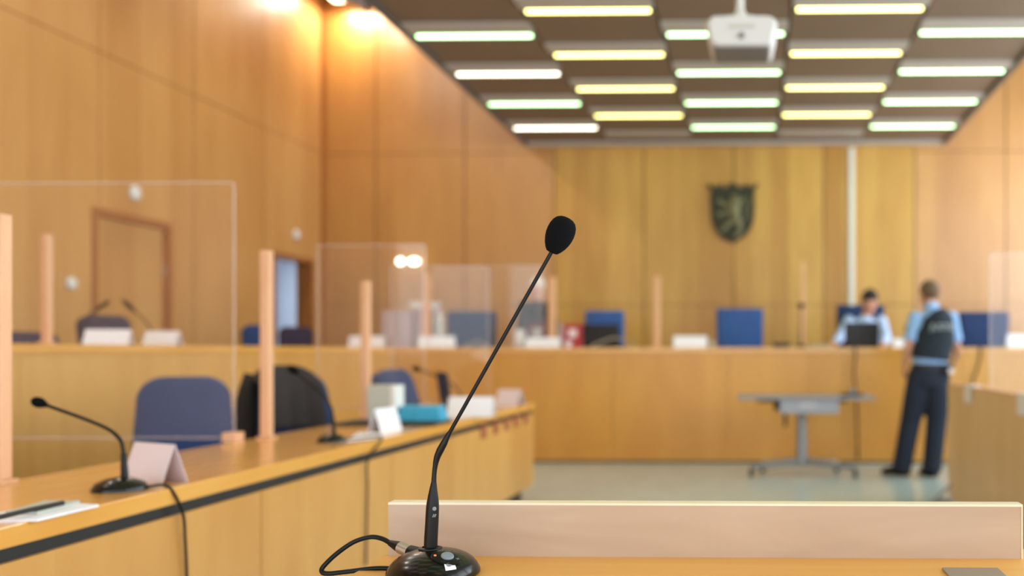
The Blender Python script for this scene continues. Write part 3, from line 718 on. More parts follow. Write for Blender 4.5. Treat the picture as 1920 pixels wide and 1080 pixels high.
# bottle behind post
q = P(821, 640, DB+.12)
t = thing('water_bottle', 'clear plastic bottle behind the wooden post on the judges bench', 'bottle', (q.x, DB+.12, ZB)); hb_ = P(820, 568, DB+.12).z-ZB
b = bmesh.new(); lathe(b, [(.055, 0), (.06, .01), (.06, hb_*.7), (.05, hb_*.8), (.02, hb_*.9), (.02, hb_*.95)], 28); obj('body', b, M['bottle'], t, smooth=True)
b = bmesh.new(); lathe(b, [(.022, hb_*.93), (.022, hb_)], 20); obj('cap', b, M['white'], t)
b = bmesh.new(); lathe(b, [(.0605, hb_*.3), (.0605, hb_*.6)], 28); obj('paper_band', b, M['binder_grey'], t)
# second grey canister
q = P(806, 640, DB+.1)
# left desk stack: tray, box, cyan folders
c0_ = on_z(745, 799, ZD)
tag(obj('document_tray', box(-.27, .27, -.15, .15, 0, .018, .004), M['blackrub']), 'flat black document case under the cyan folders on the left desk', 'case'); bpy.data.objects['document_tray'].location = (P(742, 790, c0_.y+.15).x, c0_.y+.15, ZD)
DZ = c0_.y+.12
a_, b_ = P(688, 0, DZ).x, P(741, 0, DZ).x
t = thing('file_box', 'pale grey upright file box on the left desk', 'box', ((a_+b_)/2, DZ, ZD+.0185))
obj('body', box(-(b_-a_)/2, (b_-a_)/2-.03, 0, .14, 0, P(0, 722, DZ).z-ZD-.0185, .004), M['binder_grey'], t)
obj('spine', box((b_-a_)/2-.03, (b_-a_)/2, 0, .14, 0, P(0, 722, DZ).z-ZD-.0185, .006), M['white'], t)
for k in range(3):
    zz = ZD+.0185+k*.027
    o = obj('folder', box(P(742+k*2, 0, DZ).x, P(826-k*3, 0, DZ).x, DZ+.01*k, DZ+.14, zz, zz+.0265, .004), M['cyan'], loc=(P(784, 0, DZ).x, DZ+.1, zz))
    tag(o, 'cyan document folder on the left desk, %s of its stack of three' % ['bottom', 'middle', 'topmost'][k], 'folder', 'cyan folders stacked on the left desk')
# cables loops, small things on the bench
b = bmesh.new(); loft(b, catmull([P(1108, 652, 10.0)+Vector((0,0,.01)), P(1130, 640, 10.03), P(1152, 634, 10.05), P(1175, 639, 10.03), P(1192, 651, 10.0)+Vector((0,0,.008))], 8), .008, 8)
tag(obj('loop_cable', b, M['cable_grey'], loc=P(1150, 651, 10.0), smooth=True), 'grey cable arching on the bench before the black laptop', 'cable')
b = bmesh.new(); loft(b, catmull([P(870, 652, 10.0)+Vector((0,0,.008)), P(885, 643, 10.03), P(900, 641, 10.05), P(915, 652, 10.0)+Vector((0,0,.008))], 8), .008, 8)
tag(obj('loop_cable', b, M['cable_grey'], loc=P(890, 651, 10.0), smooth=True), 'grey cable on the bench before the large dark blue chair', 'cable')
for px, py, r, m, lab in ((1065, 648, .035, 'card', 'small white cup right of the robed person name card'), (1334, 647, .035, 'cable_grey', 'small cream roll left of the empty bright blue chair')):
    b = bmesh.new(); lathe(b, [(r*.8, 0), (r, .05), (r*.95, .07), (0, .07)], 20); q = P(px, py, 10.05); o = obj('paper_cup' if r and px < 1200 else 'tape_roll', b, M[m], smooth=True); o.location = (q.x, 10.05, ZB); tag(o, lab, 'cup' if px < 1200 else 'roll')
q = P(1465, 640, 10.1); b = bmesh.new(); prism(b, [(-.07, 0), (.07, 0), (.10, .05), (-.10, .05)], -.05, .05); o = obj('desk_tray', b, M['blackrub']); o.location = (q.x, 10.12, ZB); tag(o, 'small dark tray on the bench left of the upright microphone', 'tray')
for px, pb, lab in ((1603, 742, 'dark cable hanging down the bench front above the grey table'), (1838, 722, 'dark cable hanging down the bench front at the right')):
    top = P(px, 650, YBF-.03); pt = [Vector((top.x, YBF+.1, ZB+.008)), Vector((top.x, YBF-.02, ZB+.008)), P(px+1, 665, YBF-.03), P(px-2 if px < 1700 else px-8, 700, YBF-.035), P(px+2 if px < 1700 else px-14, pb, YBF-.035), P(px+6 if px < 1700 else px-16, 860, YBF-.045)]
    b = bmesh.new(); loft(b, catmull(pt, 6), .009, 8, Vector((.3, 1, .2))); tag(obj('hanging_cable', b, M['blackstem'], loc=pt[1], smooth=True), lab, 'cable')

# ------------------------------------------------------------------ wooden posts
def post(label, px, ptop, D, zb, w_=.05, X=None):
    z = P(px, ptop, D).z; q = P(px, 0, D)
    t = thing('wooden_post', label, 'post', (q.x, D, zb), 0, 'wooden posts of the plexiglass screens')
    obj('upright', box(-w_/2, w_/2, -w_/2, w_/2, .012, z-zb, .003), M['post'], t)
    obj('foot', box(-w_/2-.012, w_/2+.012, -w_/2-.012, w_/2+.012, 0, .012, .002), M['post'], t)
post('tall wooden post at the left frame edge on the left desk', -1, 402, 2.86, ZD, .045)
post('wooden post on the left desk in front of the jacket-draped chair', 500, 470, 4.34, ZD, .042)
post('wooden post on the left desk beside the pale grey file box', 686, 527, 5.55, ZD, .045)
post('thin wooden post on the left wing near the wall sensor', 88, 440, 5.2, ZB, .04)
post('wooden post on the judges bench beside the plastic bottle', 800, 515, 10.13, ZB, .07)
post('wooden post on the judges bench right of the robed person', 1035, 520, 10.13, ZB, .07)
post('wooden post on the judges bench left of the crest', 1232, 518, 10.13, ZB, .06)
post('faint thin wooden post behind the upright bench microphone', 1506, 492, 10.5, ZB, .035)

# ------------------------------------------------------------------ plexiglass
def screen(label, px0, px1, pt, D, zb, foot=True, post_=False):
    a_, b_ = P(px0, 0, D).x, P(px1, 0, D).x; z = P((px0+px1)/2, pt, D).z
    t = thing('plexiglass_screen', label, 'screen', ((a_+b_)/2, D, zb), 0, 'clear plexiglass screens')
    w_ = (b_-a_); h = z-zb
    obj('pane', box(-w_/2, w_/2, -.003, .003, .02, h), M['pane'], t)
    b = bmesh.new(); e_ = .010
    bx(b, w_/2, w_/2+e_, -.005, .005, .02, h); bx(b, -w_/2-e_, -w_/2, -.005, .005, .02, h); bx(b, -w_/2, w_/2, -.005, .005, h, h+e_); bx(b, -w_/2, w_/2, -.005, .005, .02-e_, .02)
    obj('polished_edge', b, M['pane_edge'], t)
    b = bmesh.new()
    for s in ([1] if not post_ else [1, -1]): bx(b, s*w_/2-.03, s*w_/2+.03, -.04, .04, -.0, .04, .003)
    obj('clamp_foot', b, M['post'], t)
    return t
screen('large clear plexiglass screen between the seats at the left', -40, 437, 345, 4.22, ZD)
screen('middle clear plexiglass screen at the left desk behind the post', 597, 795, 461, 6.5, ZD)
screen('farthest clear plexiglass screen at the end of the left desk', 735, 915, 501, 7.35, ZD)
screen('clear plexiglass screen on the side desk at the right frame edge', 1858, 2040, 476, 6.5, .76, True, True)
screen('clear plexiglass screen on the judges bench before the robed person', 925, 1017, 500, 10.12, ZB)

# ------------------------------------------------------------------ chairs
def rounded(w0, w1, h, rc=.08, n=6):
    """outline of a back cushion: bottom width w0, top width w1"""
    out = []
    for (cx, cz, a0) in ((w0/2-rc, rc, -90), (w1/2-rc, h-rc, 0), (-w1/2+rc, h-rc, 90), (-w0/2+rc, rc, 180)):
        for k in range(n+1):
            a = math.radians(a0+90*k/n); out.append((cx+rc*math.cos(a), cz+rc*math.sin(a)))
    return out
def cushion(bm, outline, y0, y1, puff=.02, curve=0):
    n = len(outline); cx = sum(p[0] for p in outline)/n; cz = sum(p[1] for p in outline)/n
    rings = []
    for (s, y) in ((.90, y0-puff), (.97, y0-puff*.4), (1, y0), (1, y1), (.97, y1+puff*.4), (.90, y1+puff)):
        rings.append([bm.verts.new((cx+(x-cx)*s, y+curve*((x-cx)**2), cz+(z-cz)*s)) for x, z in outline])
    for i in range(5):
        for k in range(n): bm.faces.new((rings[i][k], rings[i][(k+1)%n], rings[i+1][(k+1)%n], rings[i+1][k]))
    bm.faces.new(rings[0][::-1]); bm.faces.new(rings[-1]); return bm
def chair(label, loc, rz, fab, w0=.40, w1=.46, bh=.52, zs=.46, zb=.52, rc=.1, group='office chairs', arms=False, tilt=-8):
    """front of the chair faces +Y in local space (sitter looks to +Y), back at -Y"""
    t = thing('office_chair', label, 'chair', loc, rz, group)
    b = bmesh.new(); cushion(b, rounded(w0, w1, bh, rc), -.03, .03, .02, -.25); bmesh.ops.rotate(b, verts=b.verts, cent=(0,0,0), matrix=Matrix.Rotation(math.radians(-tilt), 3, 'X')); bmesh.ops.translate(b, verts=b.verts, vec=(0, -.24, zb)); obj('backrest', b, fab, t, smooth=True)
    b = bmesh.new(); cushion(b, rounded(.46, .48, .46, .09), -.03, .03, .02); bmesh.ops.rotate(b, verts=b.verts, cent=(0,0,0), matrix=Matrix.Rotation(-PI/2, 3, 'X')); bmesh.ops.translate(b, verts=b.verts, vec=(0, -.22, zs-.05)); obj('seat', b, fab, t, smooth=True)
    b = bmesh.new(); loft(b, catmull([(0, -.05, zs-.10), (0, -.26, zs-.09), (0, -.30, zs), (0, -.285, zb+.15)], 5), [(.03,.01)]*16, 10); obj('back_bar', b, M['blackrub'], t, smooth=True)
    b = bmesh.new(); loft(b, [(0,0,.08), (0,0,.24), (0,0,.241), (0,0,zs-.09)], [.03,.03,.018,.018], 14, Vector((0,1,0))); obj('column', b, M['metal'], t, smooth=True)
    b = bmesh.new()
    for k in range(5):
        a = 2*PI*k/5+.3; loft(b, [(0,0,.10), (.28*math.cos(a), .28*math.sin(a), .065)], [(.028,.02), (.016,.012)], 8, Vector((0,0,1)))
    obj('star_base', b, M['blackrub'], t)
    for k in range(5):
        a = 2*PI*k/5+.3; b = bmesh.new(); lathe(b, [(.026, -.02), (.028, -.015), (.028, .015), (.026, .02)], 16, (.28*math.cos(a), .28*math.sin(a), .028), Matrix.Rotation(PI/2, 4, 'Y')); obj('caster', b, M['blackrub'], t, smooth=True)
    return t
gl = 'blue chairs behind the left desk'
c1 = chair('large blue upholstered chair nearest behind the left desk', (-2.70, 4.5, 0), math.radians(-150), M['fabric'], .45, .42, .50, .46, .535, .12, gl, tilt=-16)
c1.rotation_euler.z = math.radians(-150)
dup(c1, (-2.40, 5.30, 0), math.radians(-128), 'blue chair with a charcoal jacket over its back behind the left desk')
dup(c1, (-2.24, 6.75, 0), math.radians(-106), 'blue chair farthest along the left desk, behind the file box')
gj = 'high-backed blue chairs behind the judges bench'
def jchair(label, x0_, x1_, top, D, fab, group=gj, rz=PI, floor=PF):
    w_ = P(x1_, 0, D).x-P(x0_, 0, D).x; z = P(x0_, top, D).z-floor
    return chair(label, (P((x0_+x1_)/2, 0, D).x, D-.24, floor), rz, fab, w_*.98, w_, z-.55, .47, .56, .03, group, tilt=0)
jchair('large dark blue square-backed chair beside the plastic bottle', 838, 930, 585, 11.1, M['fabric'])
jchair('empty bright blue square-backed chair below the crest', 1343, 1431, 580, 11.1, M['fabric_b'])
jchair('dark blue chair behind the seated man', 1569, 1658, 574, 11.35, M['fabric'])
jchair('empty dark blue square-backed chair right of the standing officer', 1798, 1892, 586, 11.1, M['fabric'])
jchair('blue chair half hidden behind the black laptop and red binder', 1097, 1170, 584, 11.3, M['fabric_b'])
gw = 'chairs behind the left wing of the bench'
def wchair(label, x0_, x1_, top, D, fab, rz, w_=.46, dx=0):
    z = P(x0_, top, D).z-PF
    return chair(label, (P((x0_+x1_)/2, 0, D).x+dx, D, PF), rz, fab, w_-.04, w_, z-.56, .46, .56, .08, gw)
wchair('dark mauve chair on the left wing behind the white sheet', 143, 228, 590, 7.0, M['fabric_d'], math.radians(-112), .38, .25)
wchair('dark mauve chair standing in front of the open doorway', 520, 565, 611, 10.4, M['fabric_d'], math.radians(-150), .36, .10)
wchair('small blue chair seen left of the doorway', 446, 484, 607, 8.8, M['fabric'], math.radians(-140), .22, .13)
wchair('low dark mauve chair at the far left of the wing', 25, 95, 622, 6.2, M['fabric_d'], math.radians(-95), .46, .25)
# jacket over the second chair: draped shell following the backrest
t = thing('jacket', 'charcoal jacket draped over the back of the second blue chair', 'jacket', (-2.445, 5.24, .78), math.radians(-128)); t.rotation_euler.x = math.radians(6)
b = bmesh.new()
rows = []
nx, nv = 22, 26
for j in range(nv+1):
    v = j/nv
    row = []
    for i in range(nx+1):
        u = i/nx*2-1
        hw = .17+.035*abs(v*2-1)+.01*math.sin(v*5)
        ang = v*2-1
        if ang < 0: y = -.335-.035*abs(math.sin(u*7+v*3))*(-ang); z = .30+ang*.52*(1-.25*u*u)
        else: y = -.215+.02*abs(math.sin(u*6))*ang; z = .30-ang*.34
        if abs(ang) < .12: y = -.30+(.075)*(ang/.12); z = .315-.03*abs(u)**3
        z -= .06*abs(u)**4
        row.append(b.verts.new((u*hw, y-.05*u*u*(-1), z)))
    rows.append(row)
for j in range(nv):
    for i in range(nx): b.faces.new((rows[j][i], rows[j][i+1], rows[j+1][i+1], rows[j+1][i]))
o = obj('body_cloth', b, M['jacket'], t, smooth=True); sm = o.modifiers.new('s', 'SOLIDIFY'); sm.thickness = .02; sm.offset = 0; ss = o.modifiers.new('ss', 'SUBSURF'); ss.levels = ss.render_levels = 1
for s in (-1, 1):
    b = bmesh.new(); loft(b, catmull([(s*.15, -.31, .27), (s*.20, -.33, .10), (s*.205, -.345, -.12), (s*.195, -.35, -.30)], 5), [(.048,.04)]*16, 14); obj('sleeve', b, M['jacket'], t, smooth=True)
b = bmesh.new(); loft(b, catmull([(-.10, -.27, .285), (0, -.285, .30), (.10, -.27, .285)], 6), [(.02,.03)]*13, 10); obj('collar', b, M['jacket'], t, smooth=True)

# ------------------------------------------------------------------ grey mobile table
DT = 9.0; q = P(1503, 0, DT); TX = q.x
t = thing('mobile_table', 'grey height-adjustable table on casters in front of the bench', 'table', (TX, DT, 0))
hw = (P(1637, 0, DT-.2).x-P(1382, 0, DT-.2).x)/2
tx0 = P(1383, 0, DT-.1).x-TX; tx1 = P(1637, 0, DT-.1).x-TX
b = bmesh.new(); bx(b, tx0, tx1, -.32, .32, .712, .740, .005); obj('table_top', b, M['tablegrey'], t)
a_, b_ = P(1462, 0, DT-.25).x-TX, P(1572, 0, DT-.25).x-TX
dr = obj('drawer', box(a_, b_, -.28, .15, .585, .712, .004), M['metal'], t)
obj('handle', box(a_+.18, a_+.32, -.29, -.28, .66, .675), M['silver'], dr)
b = bmesh.new(); loft(b, [(0,0,.08), (0,0,.585)], [.055,.045], 20, Vector((0,1,0))); obj('column', b, M['metal'], t, smooth=True)
for ang, L_ in ((205, .52), (-30, .55), (150, .42), (35, .42)):
    a = math.radians(ang); b = bmesh.new(); e_ = Vector((L_*math.cos(a), L_*.8*math.sin(a), .085))
    loft(b, [(0,0,.13), e_], [(.05,.032), (.032,.024)], 10, Vector((0,0,1))); lg = obj('leg', b, M['metal'], t, smooth=True)
    b = bmesh.new(); lathe(b, [(.026, -.018), (.03, -.012), (.03, .012), (.026, .018)], 18, (e_.x, e_.y, .03), Matrix.Rotation(PI/2, 4, 'Y')); loft(b, [(e_.x, e_.y, .03), (e_.x, e_.y, .085)], .012, 8); obj('caster', b, M['blackrub'], lg, smooth=True)
obj('crossbar', box(-.42, .42, -.03, .03, .675, .711), M['blackrub'], t)
b = bmesh.new(); bx(b, -.26, -.18, -.05, .02, .60, .675); bx(b, -.17, -.14, -.03, .0, .45, .675); obj('cable_clip', b, M['blackrub'], t)
q = P(1597, 740, DT-.1)
t = thing('desk_socket', 'small grey device standing on the right end of the mobile table', 'device', (q.x, DT-.1, .740))
obj('body', box(-.10, .10, -.05, .05, 0, .022, .004), M['blackrub'], t)
b = bmesh.new(); ball(b, (0, 0, .04), (.035, .03, .025)); obj('knob', b, M['metal'], t, smooth=True)

# ------------------------------------------------------------------ projector
DP = 5.2; q = P(1391, 76, DP)
t = thing('projector', 'white ceiling projector hanging on a pole from the grid ceiling', 'projector', q)
wp = 138/F*DP*.5-.012
out = rounded(wp*1.86, wp*2, .165, .05)
b = bmesh.new(); cushion(b, [(x, z-.083) for x, z in out], -.14, .14, .03); obj('housing', b, M['projector'], t, smooth=True)
b = bmesh.new(); bx(b, -wp*.78, wp*.78, -.15, .12, -.088, -.074, .01); obj('underside', b, M['projector_d'], t)
b = bmesh.new(); lathe(b, [(.012, 0), (.016, 0), (.016, .03), (.012, .03)], 18, (0, -.185, -.03), Matrix.Rotation(-PI/2, 4, 'X')); obj('sensor', b, M['projector_d'], t)
b = bmesh.new(); bx(b, -.07, .07, -.174, -.169, .01, .028); obj('vent', b, M['strip'], t)
b = bmesh.new(); lathe(b, [(.045, 0), (.045, .04), (.03, .04)], 24, (.08, .15, 0), Matrix.Rotation(-PI/2, 4, 'X')); obj('lens', b, M['lens'], t)
b = bmesh.new(); loft(b, [(-.01, 0, .09), (-.01, 0, ZC-q.z)], .022, 14); obj('pole', b, M['projector'], t, smooth=True)
b = bmesh.new(); bx(b, -.09, .07, -.06, .06, .09, .12, .01); loft(b, [(-.01,0,.11),(-.01,0,.17)], [.05,.022], 14); obj('mount_plate', b, M['projector'], t, smooth=True)

# ------------------------------------------------------------------ people
def remesh(o, v, sm=4):
    r = o.modifiers.new('r', 'REMESH'); r.mode = 'VOXEL'; r.voxel_size = v; r.use_smooth_shade = True
    s = o.modifiers.new('s', 'SMOOTH'); s.factor = .5; s.iterations = sm
    return o
def head(bm, c, fwd, up=Vector((0,0,1)), s=1.0):
    """head volume centred at c looking along fwd"""
    f = fwd.normalized(); r = f.cross(up).normalized(); u = r.cross(f).normalized()
    Mx = Matrix((r, f, u)).transposed().to_4x4(); Mx.translation = c
    tmp = bmesh.new()
    ball(tmp, (0, -.012*s, .025*s), (.076*s, .095*s, .092*s), 24, 18)          # cranium
    ball(tmp, (0, .022*s, -.045*s), (.056*s, .066*s, .072*s), 20, 14)          # jaw
    ball(tmp, (0, .070*s, -.095*s), (.024*s, .018*s, .018*s), 12, 10)          # chin
    loft(tmp, [(0, .082*s, .018*s), (0, .100*s, -.010*s), (0, .106*s, -.026*s), (0, .085*s, -.034*s)], [.010*s, .011*s, .014*s, .012*s], 10, Vector((1,0,0)))
    for k in (-1, 1):
        ball(tmp, (k*.077*s, -.008*s, -.008*s), (.009*s, .018*s, .030*s), 12, 10)   # ears
        ball(tmp, (k*.045*s, .062*s, -.022*s), (.022*s, .020*s, .018*s), 12, 10)    # cheeks
        ball(tmp, (k*.030*s, .078*s, .026*s), (.022*s, .012*s, .008*s), 12, 8)      # brow
    ball(tmp, (0, .084*s, -.060*s), (.022*s, .008*s, .009*s), 12, 8)
    bmesh.ops.transform(tmp, matrix=Mx, verts=tmp.verts)
    me = bpy.data.meshes.new('tmp'); tmp.to_mesh(me); tmp.free(); bm.from_mesh(me); bpy.data.meshes.remove(me)
    return Mx
def face_parts(par, Mx, s=1.0):
    for k in (-1, 1):
        b = bmesh.new(); ball(b, Mx @ Vector((k*.030*s, .080*s, .008*s)), .0105*s, 12, 10); obj('eye', b, M['eye'], par, world=True, smooth=True)
        b = bmesh.new(); ball(b, Mx @ Vector((k*.030*s, .0895*s, .008*s)), .004*s, 10, 8); obj('iris', b, M['hair_d'], par, world=True, smooth=True)
    b = bmesh.new(); loft(b, [Mx @ Vector((x*s, (.093-abs(x)*.35)*s, -.060*s)) for x in (-.024, -.012, 0, .012, .024)], [.001, .004, .005, .004, .001], 8, Vector((0,0,1))); obj('mouth', b, M['lip'], par, world=True, smooth=True)
def hair(par, Mx, m, s=1.0, low=-.03, front=.055):
    b = bmesh.new(); ball(b, (0, -.016*s, .032*s), (.083*s, .102*s, .097*s), 36, 28)
    for v in list(b.verts):
        x, y, z = v.co/s
        # hairline: open at the face, longer at the back
        lim = front if y > .045 else (low*.2 + (front-low*.2)*max(0, (y+.01)/.055) if y > -.01 else low)
        if z < lim-.035: v.co.x *= .80; v.co.y = v.co.y*.80 if y < 0 else v.co.y*.72; v.co.z = max(z, lim-.06)*s
        else: v.co *= 1+.03*math.sin(x*90)*math.sin(z*80)
    bmesh.ops.transform(b, matrix=Mx, verts=b.verts); return obj('hair', b, m, par, world=True, smooth=True)
def hand(bm, wrist, d, palm_n, thumb_side, s=1.0, curl=.35):
    """wrist pos, d = direction of fingers, palm_n = palm normal, thumb_side = side vector of the thumb"""
    d = d.normalized(); n = (palm_n - d*palm_n.dot(d)).normalized(); sd = d.cross(n).normalized()
    if sd.dot(thumb_side) < 0: sd = -sd
    loft(bm, [wrist, wrist+d*.03*s, wrist+d*.06*s, wrist+d*.092*s], [(.024*s,.018*s), (.034*s,.017*s), (.041*s,.016*s), (.040*s,.012*s)], 12, n)
    for i, (o_, l_) in enumerate(((.030, .072), (.010, .082), (-.011, .076), (-.031, .060))):
        p0 = wrist+d*.085*s+sd*o_*s; p1 = p0+(d+n*curl*.5).normalized()*l_*.42*s; p2 = p1+(d+n*curl*1.6).normalized()*l_*.33*s; p3 = p2+(d+n*curl*2.6).normalized()*l_*.25*s
        loft(bm, [p0, p1, p2, p3], [.0098*s, .009*s, .0083*s, .0065*s], 10, n)
    t0 = wrist+d*.025*s+sd*.026*s; t1 = t0+(d*.7+sd*.75+n*.3).normalized()*.036*s; t2 = t1+(d+sd*.25+n*.4).normalized()*.030*s
    loft(bm, [t0, t1, t2], [.013*s, .0105*s, .0085*s], 10, n)
def V(*a): return Vector(a)
# --- standing officer, back to the camera
D = 8.87; pf = P(1715, 893, D); pf.z = 0
off = thing('person', 'standing person in light blue short-sleeved shirt, navy vest and dark trousers, back turned', 'person', pf)
def G(px, py, dd=0): return P(px, py, D+dd)
sh_l, sh_r = G(1716, 597), G(1783, 597)
el_l, el_r = G(1704, 645, -.03), G(1793, 645, .08)
wr_l, wr_r = G(1697, 683, .06), G(1795, 668, .30)
hip_l, hip_r = G(1727, 702), G(1757, 702)
kn_l, kn_r = G(1707, 790, .05), G(1756, 790, .02)
an_l, an_r = G(1690, 872, .02), G(1747, 872, -.04)
an_l.z = an_r.z = .10
hc = G(1741, 552, .03); look = V(-.45, 1, -.05)
bm = bmesh.new()
HM = head(bm, hc, look, s=1.02)
loft(bm, [G(1746, 590), G(1744, 575, .0), G(1742, 560, .02)], [(.062,.06), (.055,.058), (.052,.056)], 14, V(0,1,0))
torso = [(1742, 705, .155, .115), (1742, 685, .150, .105), (1744, 660, .150, .105), (1748, 630, .165, .115), (1750, 605, .175, .115), (1749, 592, .13, .09), (1747, 584, .07, .06)]
loft(bm, [G(x, y) for x, y, a, b_ in torso], [(a, b_) for x, y, a, b_ in torso], 20, V(0,1,0))
for s_, e_, w_, hp_, k_, a_ in ((sh_l, el_l, wr_l, hip_l, kn_l, an_l), (sh_r, el_r, wr_r, hip_r, kn_r, an_r)):
    ball(bm, s_, .055); loft(bm, [s_, s_.lerp(e_, .5), e_], [.052, .048, .040], 14); ball(bm, e_, .040)
    loft(bm, [e_, e_.lerp(w_, .35), w_], [.040, .041, .027], 14)
    loft(bm, [hp_, hp_.lerp(k_, .5), k_], [.085, .075, .055], 14); ball(bm, k_, .055)
    loft(bm, [k_, k_.lerp(a_, .35), a_], [.055, .056, .038], 14)
    loft(bm, [a_+V(0,-.03,-.05), a_+V(0,.05,-.06), a_+V(0,.15,-.075)], [(.035,.04), (.04,.03), (.035,.02)], 12, V(0,0,1))
hand(bm, wr_l, V(-.05, .25, -1), V(.8, .3, 0), V(0, 1, 0), 1.0, .5)
hand(bm, wr_r, V(-.3, .5, -.75), V(-.8, .2, 0), V(0, .4, .8), 1.0, .5)
body = remesh(obj('body', bm, M['skin'], off, world=True), .0065)
face_parts(body, HM, 1.02)
hair(off, HM, M['hair_b'], 1.04, -.075, .062)
bm = bmesh.new()
tt = [(1743, 690, .163, .122), (1744, 662, .162, .118), (1748, 630, .178, .128), (1750, 605, .180, .122), (1749, 591, .140, .092), (1747, 581, .075, .072), (1746, 575, .066, .068)]
loft(bm, [G(x, y) for x, y, a, b_ in tt], [(a, b_) for x, y, a, b_ in tt], 24, V(0,1,0))
for s_, e_ in ((sh_l, el_l), (sh_r, el_r)):
    ball(bm, s_, .068); loft(bm, [s_, s_.lerp(e_, .5), s_.lerp(e_, .88)], [.067, .064, .066], 16)
shirt = remesh(obj('shirt', bm, M['shirt'], off, world=True), .009, 3)
bm = bmesh.new(); loft(bm, [G(1746, 577, .0), G(1745, 569, .005)], [(.069,.070), (.064,.066)], 18, V(0,1,0)); obj('collar', bm, M['shirt'], shirt, world=True, smooth=True)
for s_, e_ in ((sh_l, el_l),):
    q_ = s_.lerp(e_, .45); b = bmesh.new(); ball(b, q_+V(-.062, -.02, 0), (.008, .03, .04), 14, 10); obj('badge', b, M['badge'], shirt, world=True, smooth=True)
bm = bmesh.new()
vt = [(1745, 674, .182, .142), (1747, 655, .186, .146), (1751, 630, .190, .154), (1755, 607, .172, .160), (1756, 595, .150, .148), (1754, 586, .110, .118), (1752, 581, .07, .09)]
loft(bm, [G(x, y) for x, y, a, b_ in vt], [(a, b_) for x, y, a, b_ in vt], 28, V(0,1,0))
vest = remesh(obj('vest', bm, M['vest'], off, world=True), .010, 3)
vest['label'] = 'navy protective vest with reflective lettering'
# lettering on the vest back
cu = bpy.data.curves.new('tmp_text', 'FONT'); cu.body = 'JUSTIZ'; cu.size = .075; cu.align_x = 'CENTER'; cu.extrude = .002
to = bpy.data.objects.new('tmp_text', cu); COL.objects.link(to); bpy.context.view_layer.update()
me = bpy.data.meshes.new_from_object(to.evaluated_get(bpy.context.evaluated_depsgraph_get())); bpy.data.objects.remove(to)
b = bmesh.new(); b.from_mesh(me); bpy.data.meshes.remove(me)
bmesh.ops.rotate(b, verts=b.verts, cent=(0,0,0), matrix=Matrix.Rotation(PI/2, 3, 'X'))
cen = G(1762, 619)
for v in b.verts:
    x = v.co.x*1.05; yy = -.166*math.sqrt(max(0.05, 1-((x+(cen.x-G(1751, 600).x))/.20)**2))
    v.co = Vector((cen.x+x, D+yy+v.co.y-.004, cen.z+v.co.z))
obj('lettering', b, M['reflect'], vest, world=True)
bm = bmesh.new()
loft(bm, [G(1742, 725), G(1742, 705), G(1743, 684)], [(.165,.135), (.178,.138), (.168,.125)], 22, V(0,1,0))
for hp_, k_, a_ in ((hip_l, kn_l, an_l), (hip_r, kn_r, an_r)):
    ak = a_+V(0,0,-.045)
    loft(bm, [hp_+V(0,0,.02), hp_.lerp(k_, .45), k_, k_.lerp(ak, .5), ak], [.118, .116, .098, .094, .090], 18)
tr = remesh(obj('trousers', bm, M['trouser'], off, world=True), .010, 4)
b = bmesh.new(); loft(b, [G(1743, 691), G(1743, 682)], [(.176,.134), (.174,.132)], 28, V(0,1,0)); belt = obj('belt', b, M['blackrub'], off, world=True, smooth=True)
b = bmesh.new(); c = G(1772, 688); bx(b, c.x-.05, c.x+.05, c.y-.14, c.y-.06, c.z-.06, c.z+.03, .012); obj('holster', b, M['blackrub'], belt, world=True, smooth=True)
b = bmesh.new(); c = G(1777, 695); lathe(b, [(.012, 0), (.026, 0), (.026, .008), (.012, .008)], 20, (c.x, c.y-.15, c.z), Matrix.Rotation(PI/2, 4, 'X')); obj('key_ring', b, M['silver'], belt, world=True)
for a_, tw in ((an_l, -.9), (an_r, -.35)):
    dv = V(math.sin(tw), math.cos(tw), 0)
    b = bmesh.new(); loft(b, [V(a_.x, a_.y, .045)-dv*.085, V(a_.x, a_.y, .05)-dv*.05, V(a_.x, a_.y, .05), V(a_.x, a_.y, .045)+dv*.10, V(a_.x, a_.y, .035)+dv*.17, V(a_.x, a_.y, .028)+dv*.205],
        [(.03,.035), (.042,.045), (.046,.048), (.052,.042), (.046,.033), (.022,.022)], 18, V(0,0,1)); loft(b, [V(a_.x, a_.y, .05), V(a_.x, a_.y, .14)], [.045,.048], 16)
    so = obj('shoe', b, M['shoe'], off, world=True, smooth=True)
